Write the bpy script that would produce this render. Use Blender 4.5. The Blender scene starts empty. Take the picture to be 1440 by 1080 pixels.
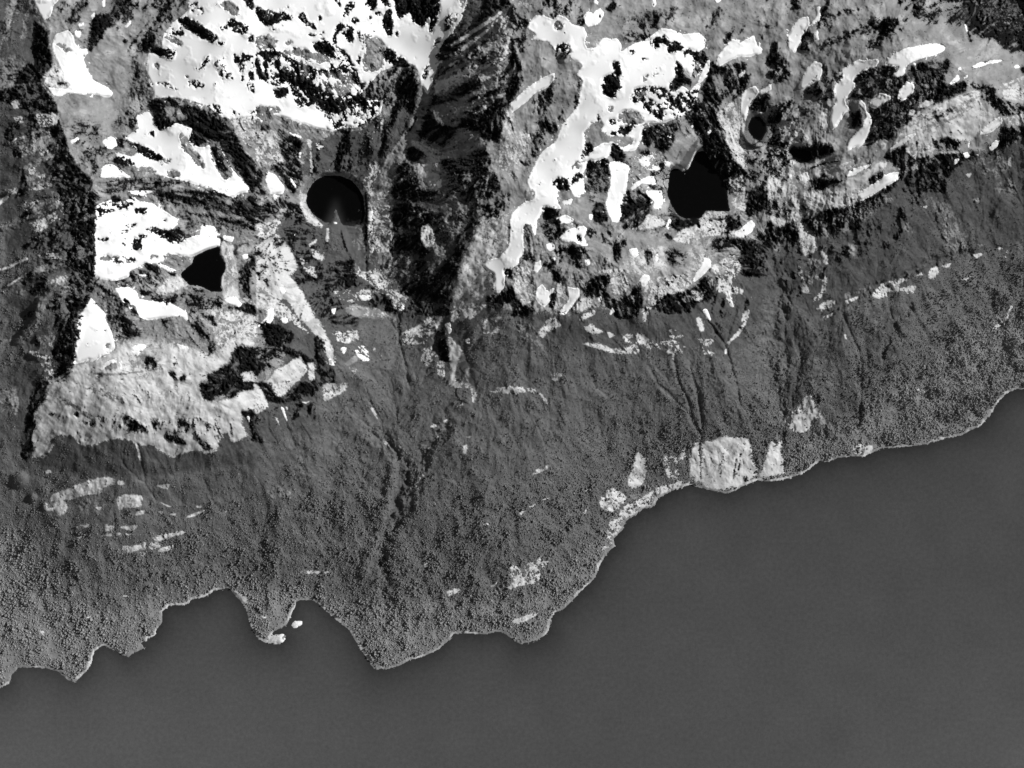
import bpy, math
import numpy as np
from mathutils import Vector
from statistics import NormalDist

scene = bpy.context.scene
W, H, PAD = 1440, 1080, 260         # survey grid (one post every 3.5 m) and its margin beyond the frame
STEP, FLY = 3.5, 9000.0             # metres per post at sea level, flying height in metres

# ---------------------------------------------------------------- camera, sky, sun, exposure
cam_data = bpy.data.cameras.new('camera')
cam_data.sensor_width = 36.0
cam_data.lens = 36.0 * FLY / (W * STEP)
cam_data.clip_start, cam_data.clip_end = 100.0, 200000.0
cam = bpy.data.objects.new('camera', cam_data)
cam.location = (0, 0, FLY)          # looking straight down, the picture's top towards +Y
scene.collection.objects.link(cam)
scene.camera = cam

SUN_AZ, SUN_EL = math.radians(18), math.radians(41)     # azimuth counted from +X towards +Y
world = bpy.data.worlds.new('World')
scene.world = world
world.use_nodes = True
wt = world.node_tree
sky = wt.nodes.new('ShaderNodeTexSky')
sky.sky_type = 'NISHITA'
sky.sun_disc = False
sky.sun_elevation, sky.sun_rotation = SUN_EL, math.radians(90) - SUN_AZ
grey = wt.nodes.new('ShaderNodeRGBToBW')                # black and white film
wt.links.new(sky.outputs[0], grey.inputs[0])
wt.links.new(grey.outputs[0], wt.nodes['Background'].inputs['Color'])
wt.nodes['Background'].inputs['Strength'].default_value = 0.05
sun_data = bpy.data.lights.new('sun', 'SUN')
sun_data.energy, sun_data.angle, sun_data.color = 4.2, math.radians(0.5), (1, 1, 1)
sun = bpy.data.objects.new('sun', sun_data)
SUN_DIR = Vector((math.cos(SUN_EL) * math.cos(SUN_AZ), math.cos(SUN_EL) * math.sin(SUN_AZ), math.sin(SUN_EL)))
sun.rotation_euler = SUN_DIR.to_track_quat('Z', 'Y').to_euler()
sun.location = SUN_DIR * 8000
scene.collection.objects.link(sun)
vs = scene.view_settings
vs.view_transform, vs.look, vs.exposure, vs.gamma, vs.use_curve_mapping = 'Standard', 'None', 0.0, 1.0, False
# ---------------------------------------------------------------- survey of the ground cover
# one block per map sheet; the sheet's corner is given after '#', points are in quarter pixels of the survey grid.
# class letters: F forest floor, U dark scrub and painted half-shade, L open woodland, H alpine heath, R pale bare rock, D cliff with its shade painted in, G grey scree, M mud, S snow
# options: a edge raggedness, b edge softness, p patchiness (share covered), t streak direction, @ named feature
SURVEY = '''
#0,0
G b5 a.4: 2848,-80 5840,-80 5840,680 5600,900 5040,1000 4320,1160 3600,1200 2848,1140
U b4 a.5: 1440,1320 1600,1200 2000,1160 2560,1060 2820,1080 2560,1680 2880,1728 3120,1760 3440,1720 3840,1720 4000,1600 4240,1320 4720,1320 5040,1080 5320,900 5840,740 5840,4480 -80,4480 -80,2240 240,2400 800,2440 1320,2400 1440,2240 1600,2000
F b8 a.6: -80,2160 120,2400 240,2640 520,2660 1320,2560 1520,2360 1760,2280 1960,1880 2240,1820 2560,2120 2800,1880 3200,1968 3600,1988 3940,1968 4100,2060 4240,1880 4380,1600 4600,1800 5000,1620 5360,1480 5840,1360 5840,4480 -80,4480
L b12 a.5: -80,2960 120,3040 240,3280 600,3440 1000,3320 1320,3260 1680,3320 2080,3400 2560,3400 3040,3320 3360,3040 3600,2760 4000,2680 4400,2560 4720,2400 5120,2120 5360,1920 5600,1760 5840,1680 5840,4480 -80,4480
#0,0
U: -40,-40 160,-40 160,0 200,90 270,190 300,330 290,440 240,480 300,560 340,700 385,780 390,850 430,940 520,990 500,1080 -40,1120
H p.45 t75 b3: 40,0 160,0 150,200 60,250 0,300
H p.8 b4: 0,330 100,300 170,380 130,450 240,470 100,490 0,510
D a.4: 190,110 260,170 285,330 300,360 280,460 200,420 180,300 190,200
D a.4: 100,400 180,340 240,420 230,460 90,470
D p.62 a.4: 0,510 120,480 230,475 310,570 330,690 380,780 390,850 440,950 520,1000 500,1080 300,1080 250,900 200,700 100,600 0,560
D p.9: 240,480 310,570 330,690 380,780 390,850 440,950 520,1000 500,1080 400,1080 380,920 300,760 270,620 200,500
R p.8: 60,570 100,560 120,600 80,610
R p.8: 75,660 120,650 130,690 100,695
R p.7: 240,740 280,730 290,770 250,775
R p.7: 165,930 200,930 190,1000 160,990
R p.6: 100,840 150,820 150,870 110,880
R p.6: 40,790 200,735 220,745 50,810
R p.7: 215,985 330,955 400,960 220,1000
R p.7: 0,1070 160,1050 330,1010 420,985 430,1000 200,1070
R p.5: 200,640 330,640 320,690 220,720
R p.4: 200,800 300,820 380,880 330,900 230,870
G: 330,-40 1050,-40 1050,0 1030,80 900,200 840,290 810,400 830,560 760,640 640,740 580,760 560,980 520,970 440,920 390,850 350,680 310,570 250,480 300,330 270,190 270,110
R p.8 b4: 250,430 300,360 380,420 400,490 290,540 240,490
D p.42 t55 b4: 640,0 1050,0 1020,90 900,200 850,280 720,300 700,200 600,60
D p.3 t60 b4: 330,20 640,0 620,90 480,130 350,140
D a.4: 520,90 600,65 650,120 600,160 570,220 490,300 500,180 510,110
D p.5 b6: 620,700 720,620 830,560 840,590 700,670 600,730
D p.35 b6: 400,680 560,720 560,980 480,900
D p.5 b5: 740,330 780,320 780,430 800,540 740,560 760,450
H p.7 b5: 280,130 480,150 480,280 420,240 360,180
S @topleft: 165,-60 330,-60 330,0 300,30 280,90 250,110 215,80
S @tongue: 310,190 385,165 410,200 420,240 450,275 490,270 495,300 470,330 490,390 520,445 560,470 610,490 640,520 620,545 580,545 520,525 460,530 380,522 330,540 290,530 260,490 300,490 340,500 390,495 400,475 360,440 360,410 330,370 310,320 290,260 300,220
G: 290,235 340,240 400,275 405,290 370,292 330,260
S: 420,170 445,165 460,190 440,215 420,205
S: 510,85 530,65 530,90 515,115
S: 570,10 590,-10 590,35 575,40
S: 690,150 740,105 735,130 710,155
S: 440,130 475,120 470,140 440,150
S @mosaic: 1060,-60 1480,-60 1480,690 1380,690 1320,680 1250,660 1200,620 1160,590 1050,560 960,545 880,550 850,560 860,500 840,470 825,400 820,370 830,330 830,300 870,300 900,260 920,190 960,130 1010,100 1050,60 1060,30
D a.4: 1000,110 1060,90 1110,120 1160,170 1220,190 1225,220 1190,235 1140,210 1090,180 1040,160
D a.4: 850,270 900,260 930,280 985,280 985,310 960,330 900,310 860,295
H p.8: 920,200 970,200 1030,240 1020,260 960,235
D p.5: 930,140 1010,150 1040,200 960,190
D p.5: 1060,10 1120,20 1150,70 1090,80
D a.5: 1280,110 1320,100 1350,130 1400,140 1390,180 1340,190 1300,170
H a.4: 1220,20 1280,0 1340,40 1340,90 1300,80 1260,40
D: 1360,0 1440,0 1440,70 1400,40
D: 1400,200 1440,180 1440,240 1390,230
D: 1230,150 1270,140 1280,165 1240,170
D: 1220,235 1265,235 1260,250 1225,250
D: 1350,310 1390,300 1440,320 1400,340 1360,350
D a.4: 1385,400 1440,390 1440,520 1400,520 1380,480 1400,450
D: 1110,385 1150,340 1165,310 1172,320 1150,370 1120,395
D a.4: 1060,455 1110,450 1150,480 1130,495 1070,475
D p.7: 880,460 950,465 960,480 1010,500 1000,512 940,490 900,485
H: 865,350 895,360 890,390 870,380
D: 1035,420 1058,430 1050,440
D p.22 a.3: 1200,340 1330,300 1440,300 1440,450 1300,450 1240,420
D: 1270,410 1300,410 1290,440
D p.3: 1160,590 1250,600 1360,640 1300,680 1200,640
H: 1000,560 1100,570 1160,600 1080,600
D a.4: 840,560 960,550 1010,580 1100,600 1200,650 1260,690 1330,750 1370,850 1440,900 1440,1080 1420,1080 1350,990 1300,900 1240,850 1230,800 1190,780 1110,820 1060,790 1080,720 1000,690 950,720 880,740 850,690 880,640 840,600
H p.6 t40: 900,600 1000,600 1060,660 960,680
H p.6: 1250,670 1440,650 1480,900 1380,850 1340,760
R p.5: 1300,680 1440,660 1440,830 1380,810
S @spindle: 700,770 780,720 760,650 830,620 860,660 870,700 900,740 990,690 1080,720 1060,790 1120,830 1230,800 1310,960 1400,1050 1400,1080 1300,1090 1200,1070 1000,1010 860,975 870,960 780,950 650,880 640,850 740,880 800,830 700,780
D p.6: 700,700 750,650 770,680 740,720
D: 840,740 870,730 860,770
S @knob: 570,790 620,765 650,775 660,820 620,840 585,820
S @lip: 575,930 630,920 700,970 750,1000 560,1000
H: 1000,745 1040,760 1090,840 1140,900 1155,955 1130,945 1060,880 1020,820
H: 1180,810 1230,800 1270,900 1300,960 1305,1000 1250,1000 1200,930
D p.5: 1190,830 1230,820 1280,960 1230,960
D a.4: 690,775 770,800 850,840 920,880 910,900 830,890 780,860 740,820 680,790
D p.8: 650,770 690,780 700,830 660,820
H: 910,890 960,890 960,920 930,920
D p.8: 640,870 700,880 770,930 700,930 640,910
H: 780,940 850,940 880,970 790,965
H: 930,960 1000,960 1030,990 950,995
D p.7 b3: 510,900 540,890 550,970 520,980
H p.8: 390,800 450,770 470,900 520,960 440,930 400,860
S: 390,790 440,768 450,780 400,810
H: 570,1005 850,1000 1040,1020 1200,1060 1200,1080 540,1090 540,1010
D p.5 t8: 600,1010 850,1000 1040,1020 1200,1060 1200,1080 600,1080
#360,0
S @mosaic: -20,-60 1195,-60 1195,0 1160,90 1100,190 1060,260 1000,330 930,380 850,350 780,370 700,400 560,560 720,560 700,640 560,720 480,720 430,740 330,720 250,690 210,680 120,640 -10,610
S @chute: 1170,30 1195,-10 1190,40 1160,100 1100,200 1050,270 1010,330 1032,345 1000,440 965,540 935,490 905,400 880,330 960,250 1030,120 1080,40
D: 1090,190 1140,190 1090,240 1020,320 1000,330 1050,240
D p.8: 950,380 980,350 950,450 930,440
D a.4: 0,30 40,50 140,70 210,80 205,110 160,110 120,130 60,140 20,110 0,80
D a.4: 240,70 275,70 280,110 330,140 345,170 310,150 270,150 250,120 235,100
D: 345,80 365,80 370,110 350,120
D: 290,190 380,175 380,195 300,205
D: 350,215 385,215 380,225
D: 440,0 470,0 475,40 455,20
D a.3: 490,50 520,10 555,0 550,40 515,70 510,95 490,90
D a.3: 620,-10 680,-10 680,40 650,65 610,40
D: 540,95 575,95 580,120 550,130 535,115
D: 630,85 650,85 650,105 635,105
D: 665,65 700,60 710,80 690,95 665,80
D: 700,0 740,0 750,40 720,30
D a.3: 720,80 740,50 760,60 770,130 765,190 740,195 715,160 710,110
D a.4: 770,-10 1035,-10 1030,60 1010,120 990,180 965,180 960,130 930,150 880,120 870,80 830,80 800,110 790,60
D: 780,170 805,180 800,210 785,205
S p.7: 960,100 980,90 970,170 955,230 940,200
H p.7: 1060,110 1100,70 1140,70 1120,120 1080,160 1055,190
D p.7: 1060,110 1090,80 1100,130 1070,170
H: 1140,0 1180,0 1150,50
H p.7: 1000,230 1040,200 1030,260 1010,270
D: 430,210 440,170 460,130 510,135 560,160 552,172 510,150 470,170 447,200 452,250 500,285 522,310 540,350 575,375 530,372 500,305 450,272 426,240
D: 480,180 520,160 550,172 550,200 545,250 530,250 510,210
D p.75: 560,165 600,195 604,270 592,310 580,362 562,340 595,260 575,220
H: 608,190 690,210 720,260 720,350 690,400 600,392 596,330 615,280
D p.75: 310,240 400,230 440,270 520,300 520,350 430,330 350,290
H p.8: 0,200 60,195 110,220 120,260 60,270 0,280
H b3: 100,285 250,270 340,300 430,330 480,360 340,340 220,310 130,310
H: 160,240 190,220 205,240 180,255
D p.8: 0,290 120,280 200,330 330,390 350,430 300,450 350,500 400,560 280,600 210,570 190,460 100,480 20,440 0,370
H p.4: 130,290 250,340 330,420 250,440 150,380
D p.75: 730,270 790,290 850,350 870,370 800,370 720,340
D p.7: 420,350 520,360 570,400 580,460 500,470 420,420
S @mosaic: 0,500 60,500 90,540 120,490 180,500 215,560 210,680 150,660 0,610
D: 100,500 170,490 180,530 120,550 95,530
H p.7: 0,600 120,600 140,630 0,640
D p.85: 200,330 260,360 250,460 270,520 300,600 230,600 200,480
D p.55: 350,390 520,400 570,470 680,460 740,400 790,380 760,560 700,690 560,590 400,540 350,500
H p.5: 360,400 520,410 560,480 480,540 380,500
D p.85: 350,560 480,540 540,600 440,640 330,600
D p.7: 590,590 690,560 700,590 620,610
D p.4: 350,600 700,600 720,700 560,720 400,720
H p.7: 0,640 150,660 250,690 330,730 280,780 160,740 0,740
U a.5: 290,770 360,790 480,720 560,730 640,690 760,640 790,520 830,460 905,400 920,470 900,600 870,700 780,830 730,900 700,1000 690,1090 600,1090 560,980 500,960 370,965 300,990 240,960 280,880
D p.45 t80: 290,790 480,720 560,730 640,690 760,660 720,900 600,960 370,960 300,990
D p.5 t62: 760,640 830,460 905,400 900,600 800,800 740,850
R p.12 t85: 560,640 800,520 800,700 700,900 560,740
D a.4: 780,460 830,400 880,370 910,470 890,600 880,660 820,560 790,540
H p.85: 930,480 970,560 960,620 930,700 880,780 800,850 740,900 730,980 720,1090 690,1090 710,960 740,870 850,740 900,640
D: 900,650 910,650 890,700 860,740 850,740 880,690
R p.6: 630,930 680,900 700,960 670,1010 650,1090 580,1090 600,1010 640,990
R p.6: 0,740 100,730 150,790 130,850 170,890 100,930 0,900
D p.9: 130,800 200,750 260,800 240,880 250,960 180,920 140,870
D p.85: 80,930 180,920 260,960 250,1040 200,1090 150,1000
D p.8: 0,940 40,960 30,1060 60,1090 0,1090
S @pocket: 60,960 110,980 160,1050 150,1090 80,1090 50,1020
R: 285,780 312,785 310,860 320,970 300,965 302,850
S p.7: 180,740 250,760 260,780 200,760
S p.7: 190,990 230,1050 220,1060 190,1010
S: 235,860 255,850 245,900
S p.6: 330,800 380,820 370,850 340,830
D a.5: 1200,-40 1390,-40 1470,50 1390,150 1440,250 1485,330 1410,430 1460,520 1420,600 1370,800 1280,760 1150,720 1050,830 920,770 930,680 980,590 1000,510 1000,420 1040,350 1010,330 1100,200 1170,90
U p.9: 1190,-40 1290,-40 1250,100 1140,200 1100,190 1160,90
U p.45 t35: 1000,300 1440,0 1440,560 1250,620 1000,560
H p.8 t25: 1000,470 1030,410 1160,430 1280,380 1380,340 1440,330 1440,370 1330,420 1210,450 1130,480 1090,550 1040,560 1010,540
R p.8: 1040,320 1110,295 1200,235 1300,160 1308,170 1190,265 1115,312
R p.3 t60: 1300,120 1430,60 1440,300 1330,330
R: 1090,250 1240,150 1380,60 1386,70 1250,168 1100,264
H: 1060,400 1200,330 1400,225 1404,245 1210,352 1070,424
H: 1120,560 1300,470 1440,430 1440,455 1310,505 1140,585
H: 1250,280 1330,200 1420,150 1424,170 1340,225 1262,300
H: 1080,640 1240,560 1400,520 1400,540 1250,590 1100,665
R p.8: 1180,420 1300,350 1410,310 1412,322 1310,368 1190,440
R p.16 t25: 1010,340 1440,120 1440,560 1250,640 1000,560
H p.75 t10: 980,600 1100,560 1230,580 1330,590 1310,640 1200,650 1120,720 1050,700 1000,660
D p.9: 1150,690 1230,650 1330,600 1410,640 1370,800 1280,770 1180,730
H p.75: 1030,830 1150,730 1250,740 1270,800 1340,790 1330,860 1220,870 1150,840 1100,870
R p.85 t-30: 870,790 960,800 1050,870 1040,960 1020,1080 930,1000 880,920 900,900 950,870 870,820
D a.4: 840,830 900,825 960,870 930,880 890,910 850,890
H p.75: 1040,880 1130,900 1320,890 1380,960 1380,1090 1030,1090
D p.4: 1040,900 1320,890 1380,1080 1100,1080
D p.75: 780,920 860,920 890,960 940,1090 750,1090 800,990
D p.7: 1190,1020 1270,1020 1260,1080 1190,1070
D p.8: 1200,850 1270,840 1330,870 1220,880
G: 1480,560 1440,580 1400,660 1360,820 1340,900 1380,960 1380,1090 1480,1090
R p.5 b4: 1400,620 1440,600 1440,950 1360,950
S: 1010,1020 1040,1005 1045,1050 1020,1060
#720,0
D p.45 a.5: -10,40 100,60 80,180 60,260 60,430 0,560
D p.3 b5: 30,60 320,0 420,100 400,140 250,80
R p.5 b8: 0,0 90,0 80,50 0,70
D a.4: -10,430 50,430 40,500 -10,580
D p.25 t60 b5: 560,100 1440,0 1440,300 1100,200 860,140
D p.4 b8: 640,120 800,110 790,200 640,230
S @slash: -10,580 60,510 160,440 240,405 240,440 200,490 130,520 80,570 -10,640
S: 460,-10 485,10 480,25 460,15
S @long: 75,155 130,80 190,90 230,110 250,75 310,100 330,130 400,150 420,190 405,240 420,270 470,265 510,210 590,215 615,250 610,290 690,240 740,230 780,200 840,155 900,165 960,190 1050,180 1090,220 1080,265 1050,290 1040,330 1005,440 960,380 920,330 920,420 890,480 900,520 960,480 1000,510 1060,440 1130,350 1130,400 1060,460 1030,600 960,650 860,690 740,690 730,780 690,850 620,850 560,810 510,900 440,880 400,980 410,1090 110,1090 80,1020 110,960 140,890 180,840 240,800 280,700 330,640 365,600 380,500 400,450 355,420 400,365 330,330 320,310 240,285 200,230 100,220 140,190
D p.7 b4: 240,300 260,255 310,250 322,280 316,320 260,310
H: 235,130 260,115 280,140 270,170 240,160
D a.3: 560,345 600,340 605,390 620,405 590,420 600,450 605,485 620,500 580,520 590,550 560,550 510,530 495,490 520,430 580,400
D p.85: 780,250 800,210 850,205 890,240 880,260 840,240 800,290 770,280
D p.9: 870,270 900,230 940,240 965,270 910,295 880,300
D p.85: 960,290 1000,270 1025,300 1010,310 985,295 970,330
D: 660,280 690,280 685,308 665,305
D p.8: 725,322 762,318 762,335 730,337
D a.4: 920,340 960,380 980,440 1010,440 1000,490 960,460 930,510 890,510 880,480 910,430
H p.8: 740,420 770,415 765,450 725,460
H p.8: 790,400 825,395 820,420 795,415
D p.88: 690,500 800,475 870,500 895,540 830,560 780,510 760,540 820,570 820,590 780,600 790,640 740,610 740,580 680,570 660,540
H p.5: 700,510 760,510 780,560 700,560
D p.9: 940,540 980,530 985,600 960,640 920,600 890,590 900,560
D: 820,610 850,615 840,680 815,660
D: 840,570 880,580 870,600
D p.4: 800,560 1050,500 1050,600 960,650 840,690 800,640
H: 540,595 570,600 560,630 535,620
D: 540,670 580,665 582,705 545,708
D: 550,735 585,735 582,765 553,762
H p.85: 600,640 640,620 740,640 745,680 690,700 640,690 590,700
D p.9: 600,710 690,700 650,755 600,750
D: 480,630 495,670 480,680
G: 395,740 450,690 490,680 510,700 495,740 540,760 680,770 690,800 620,830 560,790 530,800 470,820 440,860 410,830 410,770
D p.9: 410,810 450,800 460,850 400,885 385,860
D p.9: 560,800 610,830 640,870 630,910 580,910 550,860
S: 460,840 510,800 560,810 550,860 510,910 470,910 420,890
D p.85: 740,720 800,700 860,690 930,690 920,750 900,840 850,850 820,830 760,820 720,800
S p.15: 740,770 900,740 890,800 760,790
H p.8: 930,680 990,650 1000,690 1020,740 960,780 900,840 920,750
G: 920,790 980,770 1030,740 1060,770 1085,845 1030,850 1010,900 980,960 930,945 890,910 880,840
M p.45 t60: 920,790 980,770 1060,780 1030,850 980,950 900,900
R: 985,945 1005,900 1030,845 1036,850 1012,905 992,955
R: 890,905 925,930 975,950 975,957 920,940 885,915
R p.55: 680,890 760,840 850,870 890,930 880,1000 860,1090 760,1040 700,1060 640,1000
D p.4: 640,890 760,840 850,870 890,930 880,1000 860,1090 760,1040 700,1060 640,1000
S p.75: 700,880 790,870 840,960 760,960 720,930
S @bend: 660,1060 700,1020 760,990 800,990 810,1040 730,1030 680,1070
S: 845,900 890,910 890,940 860,930
S @pillar: 540,910 600,905 630,920 660,930 650,1000 640,1090 545,1090 555,1000
D p.9: 430,900 480,905 540,890 550,990 540,1090 410,1090 415,960
H p.4: 430,960 540,940 540,1080 420,1080
H: 330,940 370,895 385,920 370,950
D: 340,990 370,960 400,990 350,1030 330,1050
D p.9: 220,1030 270,980 310,1000 325,1040 310,1090 270,1090 260,1050
D p.88: 1050,330 1100,310 1150,370 1230,360 1320,350 1320,390 1270,420 1260,500 1180,560 1150,640 1200,800 1250,900 1320,960 1300,1090 1200,1090 1140,960 1080,840 1040,760 1000,680 1040,600 1080,560 1060,500 1110,430 1050,400
D p.8: 1290,420 1350,415 1330,460 1280,540 1240,560 1270,480
D p.7: 1020,290 1090,290 1100,340 1050,420 1010,440
D p.85: 960,640 1050,590 1060,760 1000,700
H p.4 t60: 1130,420 1260,400 1250,520 1150,540
R p.65: 1150,640 1250,560 1290,600 1310,720 1290,760 1340,840 1320,960 1260,900 1190,760
S: 1090,750 1110,725 1125,740 1100,755
S: 1003,705 1020,702 1018,720 1005,718
S @wing: 1150,320 1190,270 1240,210 1280,240 1330,210 1360,195 1380,260 1410,265 1400,300 1330,320 1280,315 1220,340 1170,375 1145,365
S p.8: 1095,340 1115,330 1105,400 1060,450 1030,500 1060,540 1070,550 1035,510 1050,440
S: 1270,420 1310,385 1310,410 1280,440
D p.8: 1340,540 1440,520 1440,640 1400,620 1340,620
S @hook: 1280,590 1290,530 1320,500 1370,480 1390,515 1360,560 1330,610 1310,690 1290,650
S @hook: 1385,515 1460,465 1460,500 1400,535
M: 1310,720 1320,660 1350,620 1400,640 1435,680 1445,740 1405,805 1360,785
S: 1385,625 1405,630 1400,645
S: 780,-40 805,-40 810,30 790,45
S: 1125,-40 1180,-40 1180,0 1150,20
S @crown: 400,90 420,60 450,75 490,40 520,70 490,130 450,145 420,150 410,120
D a.4: 520,50 560,10 590,20 580,50 550,65
D p.8: 195,-20 240,-20 220,50 200,40
R p.5: 1340,820 1440,800 1480,1000 1380,960
D p.4: 1320,800 1440,800 1440,1090 1300,1090
R p.6: 1220,1000 1300,990 1310,1090 1230,1090
D p.75 t70: 250,420 350,430 390,460 360,600 300,650 250,760 170,760 120,560 200,500
D p.4 b5: 150,650 250,700 180,800 100,900 60,1000 40,900 120,760
R p.5 b8: 0,760 100,740 60,900 0,1040
S: 80,755 100,752 100,768 85,770
#1080,0
D p.15 b8 t20: 300,60 700,40 800,140 620,300 400,360 300,260
D p.1 t70: 300,100 800,100 700,250 400,300
D p.95 a.5: 1090,-60 1500,-60 1500,260 1400,290 1320,280 1290,220 1200,220 1140,180 1090,110
U b6 p.2: 1180,-60 1500,-60 1500,160 1330,150 1230,80
D p.4 a.5: 720,-30 1090,-30 1080,150 1000,120 890,130 840,80 740,40
D p.9: 830,60 920,80 910,130 860,110 820,90
D p.6: 1290,220 1380,200 1440,230 1400,300 1320,290
S p.9: 1100,130 1115,140 1125,180 1115,180
D: 1120,170 1135,190 1145,235 1130,235
D p.7: 130,-20 200,-20 180,40 140,60
D: 310,50 335,-10 350,-10 335,40 300,100 285,180 275,120
S @bean: 110,200 140,140 180,100 225,88 235,130 220,160 190,220 160,270 150,300 110,260
S @hookstreak: 270,40 290,30 295,60 290,115 240,142 215,150 245,125 270,95
S: 265,170 280,165 285,225 262,225
D p.6: 190,200 240,170 260,230 230,280 180,290
D p.55: 0,280 60,300 110,350 120,430 60,460 0,420
D: 20,240 50,240 50,290 25,300
S @pear: 165,490 200,410 215,380 260,340 300,355 305,400 290,450 230,480 190,510
D p.6: 300,340 340,400 420,400 410,450 370,460 370,550 300,560 200,580 180,540 230,490 300,450 310,400
S @serpent: 410,390 490,340 515,330 530,340 610,325 625,340 610,370 550,395 490,430 490,480 460,545 430,550 440,590 465,620 430,630 410,670 385,710 360,735 345,720 350,610 380,580 365,520 370,480 390,450 420,440
D p.88 a.4: 490,430 560,390 640,375 690,370 740,380 690,430 780,420 800,370 870,350 920,370 1000,330 1030,340 1000,400 1000,450 1010,480 1080,460 1140,460 1200,490 1150,500 1060,540 950,580 850,620 780,700 740,720 710,770 570,800 530,800 580,740 580,660 560,600 620,600 690,560 690,530 620,525 560,560 500,560 460,540 490,480
U p.35: 500,440 800,400 990,400 900,560 720,740 600,760
H p.7: 900,340 1000,320 960,380 900,380
S @blade: 645,365 690,310 770,270 850,255 920,240 1000,250 990,285 930,310 850,330 790,355 770,380 770,410 740,430 690,432 700,415 730,400 740,370 690,370
S @lozenge: 725,540 740,500 770,470 780,450 800,465 825,465 815,520 770,560 740,575 725,560
S @wedgepatch: 570,560 620,540 625,520 690,535 695,555 640,580 600,615 570,600
S @ribbon: 505,570 520,558 545,580 555,620 580,660 585,690 570,720 565,760 540,800 520,850 430,880 445,820 450,790 500,740 530,710 530,680 550,660 545,620 510,590
R: 800,610 830,630 810,650 790,640
R: 840,590 900,560 945,565 900,595 850,605
H: 710,730 760,710 775,745 740,775 710,770
D: 470,630 520,620 525,680 510,720 470,710
S: 1010,480 1040,440 1070,415 1080,450 1030,475
S: 1065,380 1085,370 1085,395 1070,400
S: 1095,435 1125,415 1120,435 1100,445
S @dash: 1140,375 1180,350 1270,335 1315,332 1310,350 1230,360 1160,385
S p.8: 1380,370 1400,360 1420,375 1390,385
R p.5: 1300,480 1440,430 1440,560 1340,560
D p.75 a.4: 1140,450 1200,480 1270,490 1280,540 1320,560 1440,590 1440,640 1330,650 1280,640 1260,600 1220,560 1190,540 1195,510 1150,500
D: 1420,380 1450,375 1450,410 1425,405
P a.3: 770,710 830,640 900,600 1010,560 1080,530 1150,500 1190,510 1190,560 1230,620 1270,650 1260,690 1180,740 1140,790 1060,780 960,770 880,820 800,800 720,830 700,800
G p.3 t25 b3: 770,710 900,600 1150,500 1190,560 1260,690 1060,780 880,820
D p.12 t25: 850,640 1100,560 1000,660 850,720
S @shelf: 1180,750 1220,710 1300,650 1320,670 1310,700 1260,740 1190,758
S @rim: 660,850 720,800 780,760 840,740 830,760 760,810 690,840
P a.3: 230,930 330,880 430,850 520,820 600,790 670,785 680,800 640,850 540,920 450,950 380,1000 330,980 300,1000 250,970
G p.5 t20: 230,930 430,850 670,785 640,850 540,920 380,1000
D: 230,940 300,915 400,900 405,905 300,925 240,950
D: 520,820 600,790 605,798 560,820
D p.8: 300,980 320,970 330,1000 300,1000
S @sill: 430,1000 460,950 540,930 600,910 560,940 490,980
S: 335,990 365,985 365,1000 340,1003
P: 280,1060 400,1010 520,990 620,910 670,900 660,940 560,1000 530,1060 400,1090 290,1090
S @shoulder: 530,1070 600,1020 680,970 740,965 735,1010 640,1060 600,1090 530,1090
R: 705,900 712,898 745,945 748,965 738,962
D b3: 110,820 180,830 270,800 360,820 360,860 300,870 250,910 180,925 130,890
D p.8: 0,580 60,590 140,545 150,570 80,650 40,720 0,740
R p.65: 0,780 60,740 130,790 110,880 180,930 230,960 220,1040 140,1090 0,1090
D p.35: 0,700 100,740 130,900 60,1000 0,1000
S p.9: 180,970 220,965 235,1010 190,1030
H p.8: 100,600 250,560 350,600 340,740 280,790 200,760 120,760
R p.5: 40,700 140,680 240,780 160,800 80,780
R b4: 280,640 345,620 345,740 300,720
D p.9: 240,1000 330,1010 440,1010 380,1040 260,1090 230,1090
D p.92: 650,880 700,840 780,820 800,850 760,860 770,930 800,1000 720,1090 600,1090 740,1010 740,960 700,900
D p.7: 560,1010 640,960 660,980 580,1040
U a.4: 780,960 1000,900 1130,890 1300,850 1500,740 1500,1120 640,1120 740,1020
D p.8 a.5: 770,850 880,880 960,860 1060,860 1130,850 1200,880 1240,850 1300,770 1300,720 1440,710 1440,760 1300,850 1260,880 1200,890 1100,900 1000,1000 900,1000 800,950
R p.6: 770,840 830,800 940,800 1010,770 1080,790 1080,860 960,860 820,890
D p.6: 930,800 1010,770 1080,800 1060,850 960,840
R p.7: 1330,660 1440,640 1440,700 1350,700
D p.6: 780,960 1000,980 1000,1080 760,1080
H p.5 b6: 1150,900 1300,850 1400,860 1360,950 1250,1000 1200,960
H p.5 b4: 1280,1040 1380,1000 1400,1080 1290,1080
S @string: 1095,860 1120,850 1135,880 1110,890
S @string: 1050,890 1075,880 1070,910 1040,930
S: 1005,940 1020,930 1015,950
S: 1125,795 1135,790 1130,830 1120,830
S @drop: 1240,830 1270,790 1305,780 1290,820 1250,855
S: 1170,865 1185,865 1180,880
R: 1350,890 1365,880 1365,930 1350,930
R p.6: 1110,980 1145,970 1130,1000
#0,270
F: -40,-10 540,0 530,400 510,570 450,660 410,960 330,1080 -40,1120
U b3: 130,30 380,30 470,200 350,330 190,340 40,320 30,260 90,150 180,130
U: 200,350 420,400 440,450 180,520 150,500
U: 10,640 60,580 180,550 220,600 200,720 150,780 100,650
U: 80,1000 130,850 280,700 350,690 420,760 400,960 330,1010 280,1090 60,1090
U: 0,20 90,-10 320,-10 250,80 90,150 0,160
D p.8 a.5: 380,20 560,-10 530,60 530,400 510,560 470,680 360,670 380,520 400,470 490,390 440,330 520,250 400,260 380,130 430,90
D p.5 a.5: 200,40 400,10 500,240 420,330 200,320 110,300 250,200
D p.8 a.4: 300,680 420,690 430,770 420,870 400,960 350,960 290,920 330,800
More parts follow.
